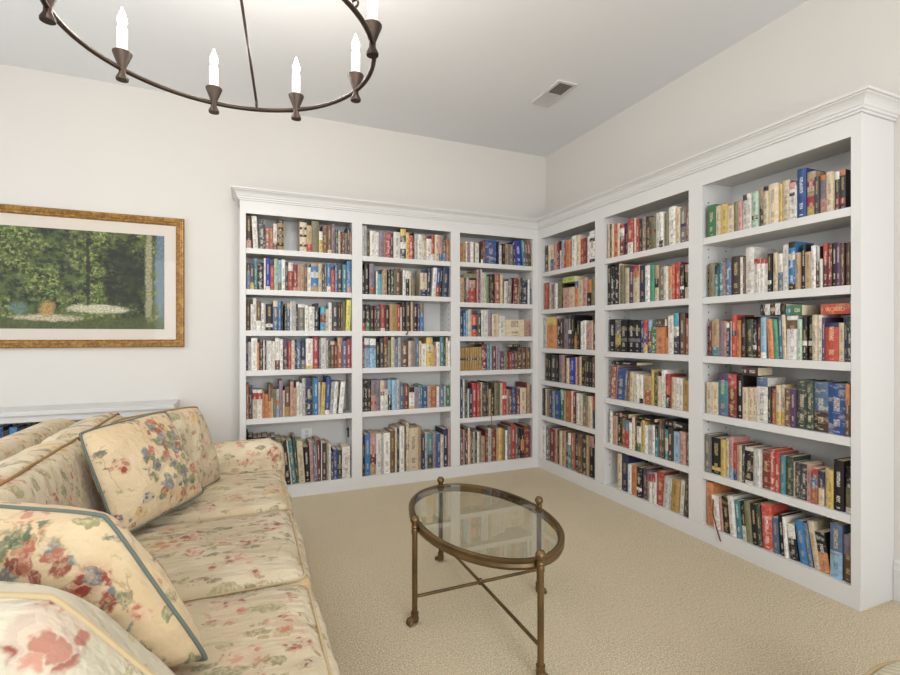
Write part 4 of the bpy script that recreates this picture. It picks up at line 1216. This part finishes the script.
def book_geo(w, h, dep, spec, rng):
    """(cover faces, page faces) as lists of (points, colour, ink, uvs); spine at y=0, x 0..w, z 0..h"""
    hard = h > 0.205 or rng.random() < 0.25
    t = min(0.0026 if hard else 0.0009, w * 0.12)
    ins = 0.0035 if hard else 0.0006
    seed = rng.randint(1, 400)
    bs = bands(spec)
    main = col_name(spec)[2]
    jit = rng.uniform(0.86, 1.1)

    def cc(ch):
        c = lin(PAL[ch][0])
        g = 0.3 * c[0] + 0.59 * c[1] + 0.11 * c[2]
        c = [(x * 0.80 + g * 0.20) * jit * 0.92 for x in c[:3]]
        return (min(1, c[0]), min(1, c[1]), min(1, c[2]), 1)
    mc = cc(main)

    def ink_for(ch):
        c = PAL[ch][0]
        lum = 0.3 * c[0] + 0.59 * c[1] + 0.11 * c[2]
        if lum < 120:
            return lin(rng.choice([(226, 220, 204), (212, 188, 130), (236, 232, 226), (196, 170, 110), (226, 206, 170)]))
        return lin(rng.choice([(40, 36, 36), (112, 44, 40), (48, 56, 90), (60, 52, 44), (90, 76, 60)]))
    bulge = min(0.005, w * 0.14) if hard else min(0.0015, w * 0.06)
    # outer profile across the spine, left board to right board
    K = 5
    arc = [(w * k / K, bulge - bulge * math.sin(math.pi * k / K)) for k in range(K + 1)]
    cover, pages = [], []
    z1 = h
    no = (-0.5, -1.0)
    for ch, fr in bs:
        z0 = z1 - fr * h
        if ch == bs[-1][0] and abs(z0) < 1e-4:
            z0 = 0.0
        c, ink = cc(ch), ink_for(ch)
        for (xa, ya), (xb, yb) in zip(arc, arc[1:]):
            cover.append(([(xa, ya, z0), (xb, yb, z0), (xb, yb, z1), (xa, ya, z1)], c, ink,
                          [(seed + 0.999 * xa / w, z0 / h), (seed + 0.999 * xb / w, z0 / h), (seed + 0.999 * xb / w, z1 / h), (seed + 0.999 * xa / w, z1 / h)]))
        z1 = z0
    q4 = [no] * 4

    def quad(p):
        cover.append((p, mc, mc, q4))
    b = bulge
    for xo, xi, flip in ((0.0, t, 1), (w, w - t, -1)):
        quad([(xo, b, 0), (xo, b, h), (xo, dep, h), (xo, dep, 0)])
        quad([(xi, b + t, 0), (xi, dep, 0), (xi, dep, h), (xi, b + t, h)])
        quad([(xo, dep, 0), (xi, dep, 0), (xi, dep, h), (xo, dep, h)])
        for z in (0, h):
            quad([(xo, b, z), (xi, b + t, z), (xi, dep, z), (xo, dep, z)])
    for z in (0, h):
        for (xa, ya), (xb, yb) in zip(arc, arc[1:]):
            ia, ib = max(t, min(w - t, xa)), max(t, min(w - t, xb))
            quad([(xa, ya, z), (xb, yb, z), (ib, b + t, z), (ia, b + t, z)])
    quad([(t, b + t, 0), (w - t, b + t, 0), (w - t, b + t, h), (t, b + t, h)])
    x0, x1, y0, y1, za, zb = t + 0.0001, w - t - 0.0001, b + t + 0.0001, dep - ins - 0.0001, ins + 0.0001, h - ins
    P = [(x0, y0, za), (x1, y0, za), (x1, y1, za), (x0, y1, za), (x0, y0, zb), (x1, y0, zb), (x1, y1, zb), (x0, y1, zb)]
    for idx in ((0, 3, 2, 1), (4, 5, 6, 7), (0, 1, 5, 4), (1, 2, 6, 5), (2, 3, 7, 6), (3, 0, 4, 7)):
        pages.append(([P[i] for i in idx], (1, 1, 1, 1), (1, 1, 1, 1), q4))
    return cover, pages


def faces_to_mesh(name, groups, mats, xf=None):
    """groups: list of (faces, material index)"""
    verts, polys, mi, cols, inks, uvs = [], [], [], [], [], []
    idx = {}
    for faces, m, gx in groups:
        idx = {}
        for pts, c, ink, uv in faces:
            ids = []
            for p in pts:
                k = (round(p[0], 5), round(p[1], 5), round(p[2], 5))
                if k not in idx:
                    idx[k] = len(verts)
                    verts.append(tuple(gx @ Vector(p)) if gx else p)
                ids.append(idx[k])
            polys.append(ids)
            mi.append(m)
            for k in range(len(ids)):
                cols.extend(c)
                inks.extend(ink)
                uvs.extend(uv[k])
    me = D.meshes.new(name)
    me.from_pydata(verts, [], polys)
    for m in mats:
        me.materials.append(m)
    me.polygons.foreach_set('material_index', mi)
    if M_COVER in mats:
        a = me.color_attributes.new('base', 'FLOAT_COLOR', 'CORNER')
        a.data.foreach_set('color', cols)
        a = me.color_attributes.new('ink', 'FLOAT_COLOR', 'CORNER')
        a.data.foreach_set('color', inks)
        u = me.uv_layers.new(name='spine')
        u.data.foreach_set('uv', uvs)
    me.update()
    return me


def spot(bay, t, z, th=0.0, recess=0.018):
    """matrix that stands a book (spine to the room) at position t along the bay"""
    if bay <= 3:
        return Matrix.Translation((t, YF + recess, z)) @ Matrix.Rotation(th, 4, 'Y')
    return Matrix.Translation((XF + recess, -t, z)) @ Matrix.Rotation(-math.pi / 2, 4, 'Z') @ Matrix.Rotation(th, 4, 'Y')


def lettering(book, text, x, z, size, rgb, turn=0):
    cu = D.curves.new('lettering', 'FONT')
    cu.body = text
    cu.size = size
    cu.align_x = 'CENTER'
    cu.align_y = 'CENTER'
    cu.extrude = 0.0002
    tmp = D.objects.new('lettering_outline', cu)
    me = D.meshes.new_from_object(tmp)
    D.objects.remove(tmp)
    me.materials.clear()
    me.materials.append(plain('lettering_ink', rgb, 0.6))
    o = D.objects.new('lettering', me)
    COL.objects.link(o)
    o.parent = book
    o.location = (x, -0.0006, z)
    o.rotation_euler = (R(90), R(turn), 0)


STUFF = []
rng = random.Random(20)
used = set()
row_top = {}


def add_book(bay, mat4, w, h, dep, spec, label, group, keep):
    cover, pages = book_geo(w, h, dep, spec, rng)
    if not keep:
        STUFF.append((cover, 0, mat4))
        STUFF.append((pages, 1, mat4))
        return None
    e = empty('book')
    e.matrix_world = mat4
    c = D.objects.new('cover', faces_to_mesh('cover', [(cover, 0, None)], [M_COVER]))
    p = D.objects.new('page_block', faces_to_mesh('page_block', [(pages, 0, None)], [M_PAGES]))
    for o in (c, p):
        COL.objects.link(o)
        o.parent = e
    k = label
    assert k not in used, k
    used.add(k)
    return tag(e, label, 'book', group)


for (bay, row), text in BOOKS.items():
    zs = SHELVES[bay][row - 1]
    limit = (ZO + 0.02 if row == 1 else SHELVES[bay][row - 2] - 0.0425) - zs
    for j, item in enumerate(text.split(';')):
        keep = item.endswith('*')
        f = item.rstrip('*').split(',')
        x, w, h, spec = int(f[0]) / 1000, int(f[1]) / 1000, int(f[2]) / 1000, f[3]
        th = R(float(f[4])) if len(f) > 4 else 0.0
        dep = 0.11 + 0.05 * rng.random() if h < 0.2 else (0.145 + 0.03 * rng.random() if h < 0.265 else 0.19 + 0.03 * rng.random())
        rec = 0.018 + rng.uniform(-0.008, 0.010)
        w = max(w - 0.0006, 0.005)
        z = zs + 0.0002 + (w * math.sin(th) if th > 0 else 0.0)
        nm, acc, _ = col_name(spec)
        size = 'tall ' if h > 0.285 else ('short ' if h < 0.185 else '')
        thick = 'wide ' if w > 0.052 else ('slim ' if w < 0.02 else '')
        lean = 'leaning ' if abs(th) > R(2.5) else ''
        desc = f"{size}{thick}{lean}{nm} {acc + '-banded ' if acc and acc != nm else ''}book"
        label = f"{desc}, {ordinal(j + 1)} from left, {ROWNAME[row]}, {BAYNAME[bay]}"
        bk = add_book(bay, spot(bay, x, z, th, rec), w, h, dep, spec, label, f"books on the {ROWNAME[row]}, {BAYNAME[bay]}", keep)
        if (bay, row) == (6, 6) and spec == 'd4s4' and bk:
            lettering(bk, 'MARKET', w * 0.5, h * 0.44, w * 0.23, (176, 44, 58))
        xs = sorted((x, x + w * math.cos(th), x + h * math.sin(th), x + w * math.cos(th) + h * math.sin(th)))
        row_top.setdefault((bay, row), []).append((xs[0], xs[-1], zs + h * math.cos(th) + w * abs(math.sin(th))))

# (the lying scarlet book carries large pale lettering along its spine)
# books lying flat on top of the rows: bay, row, t from, t to, thickness, depth, colour, words
LYING = [(4, 2, -3.686, -3.518, 0.050, 0.15, 'L', 'lime green book lying flat across the upright ones'),
         (5, 4, -3.035, -2.775, 0.026, 0.17, 'k', 'thin black book lying flat across the upright ones'),
         (5, 5, -2.77, -2.60, 0.024, 0.15, 'k', 'thin black book lying flat over the cream ones'),
         (5, 5, -2.505, -2.322, 0.045, 0.15, 'k4g1k3', 'thick black book lying flat over blue and pink ones'),
         (5, 5, -3.017, -2.856, 0.030, 0.14, 'B3p1B3', 'dark brown book lying flat starting the row'),
         (5, 3, -2.600, -2.510, 0.052, 0.15, 'K', 'charcoal book lying flat above the orange one'),
         (6, 3, -1.833, -1.695, 0.062, 0.16, 'k1w1k1w1k1', 'black and white patterned book lying on upright ones'),
         (6, 3, -1.692, -1.610, 0.055, 0.14, 'v6e2', 'green book lying beside the patterned one'),
         (6, 3, -1.520, -1.388, 0.052, 0.17, 'x', 'thick scarlet book lying over the scarlet upright one'),
         (6, 4, -1.945, -1.850, 0.050, 0.14, 'B', 'dark brown book lying over cream paperbacks'),
         (3, 2, 1.885, 2.000, 0.040, 0.16, 'l', 'olive book lying flat over the pink upright one'),
         (3, 4, 1.975, 2.075, 0.022, 0.15, 'k', 'black book lying flat over the ochre set'),
         (3, 4, 2.385, 2.470, 0.026, 0.14, 'k', 'black book lying flat beside the small ones')]
for bay, row, a, b, thk, dep, spec, words in LYING:
    tops = [zz for (p, q, zz) in row_top[(bay, row)] if q > a + 0.002 and p < b - 0.002]
    z = max(tops) + 0.0006
    zmax = SHELVES[bay][row - 2] - 0.0425 - 0.004
    thk = min(thk, zmax - z)
    if thk < 0.012:
        print('no room for lying book', bay, row, round(zmax - z, 3))
        continue
    m = spot(bay, a, z + thk, R(90), 0.016)
    bk = add_book(bay, m, thk, b - a, dep, spec, f"{words}, {ROWNAME[row]}, {BAYNAME[bay]}", f"books lying flat, {BAYNAME[bay]}", True)
    if spec == 'x':
        lettering(bk, 'COOK', thk * 0.5, (b - a) * 0.5, thk * 0.55, (226, 150, 110), 90)

# books on the low bookcase behind the sofa, only their tops in view
for j, (x, w, h, spec) in enumerate(((-1.60, .034, .265, 'k'), (-1.565, .04, .255, 'n'), (-1.524, .036, .262, 'u'), (-1.487, .03, .24, 'K'), (-1.456, .042, .258, 'U'), (-1.413, .034, .25, 'n'), (-1.378, .03, .262, 'k'), (-1.347, .04, .25, 'd'), (-1.306, .036, .24, 'n'), (-1.269, .04, .262, 'B'))):
    m = Matrix.Translation((x, 4.10, 0.4302))
    label = f"{PAL[spec][1]} book, {ordinal(j + 1)} in the row under the low bookcase top behind the sofa"
    add_book(1, m, w - 0.001, h, 0.15, spec, label, 'books in the low bookcase behind the sofa', True)

me = faces_to_mesh('books', STUFF, [M_COVER, M_PAGES])
o = D.objects.new('books', me)
COL.objects.link(o)
tag(o, 'the smaller and slimmer books standing between the larger ones on all the shelves', 'books', kind='stuff')

# bookmark ribbons and tassels hanging over shelf edges
def ribbon(name, pts, r, mat, label):
    bm = bmesh.new()
    tube(bm, pts, r, 8)
    tag(mesh_obj(name, bm, mat, smooth=True), label, 'bookmark')


ribbon('bookmark_ribbon', [(XF + 0.012, 2.128, 0.28), (XF - 0.006, 2.115, 0.20), (XF - 0.009, 2.09, 0.125), (XF - 0.012, 2.068, 0.075), (XF - 0.013, 2.058, 0.05)], 0.0035, M_RIBBON,
       'dark red bookmark ribbon trailing over the plinth below the bottom row')
ribbon('bookmark_tassel', [(1.318, YF + 0.004, 1.375), (1.316, YF - 0.006, 1.345), (1.306, YF - 0.008, 1.325), (1.296, YF - 0.008, 1.308)], [0.003, 0.004, 0.007, 0.009], M_TASSEL,
       'gold bookmark tassel hanging over the third shelf under the gilt-dotted book')
ribbon('bookmark_ribbon', [(2.145, YF + 0.004, 0.60), (2.144, YF - 0.006, 0.54), (2.142, YF - 0.008, 0.48), (2.140, YF - 0.008, 0.44)], 0.003, M_TASSEL,
       'thin brown bookmark ribbon hanging below the fifth shelf in the corner bay')
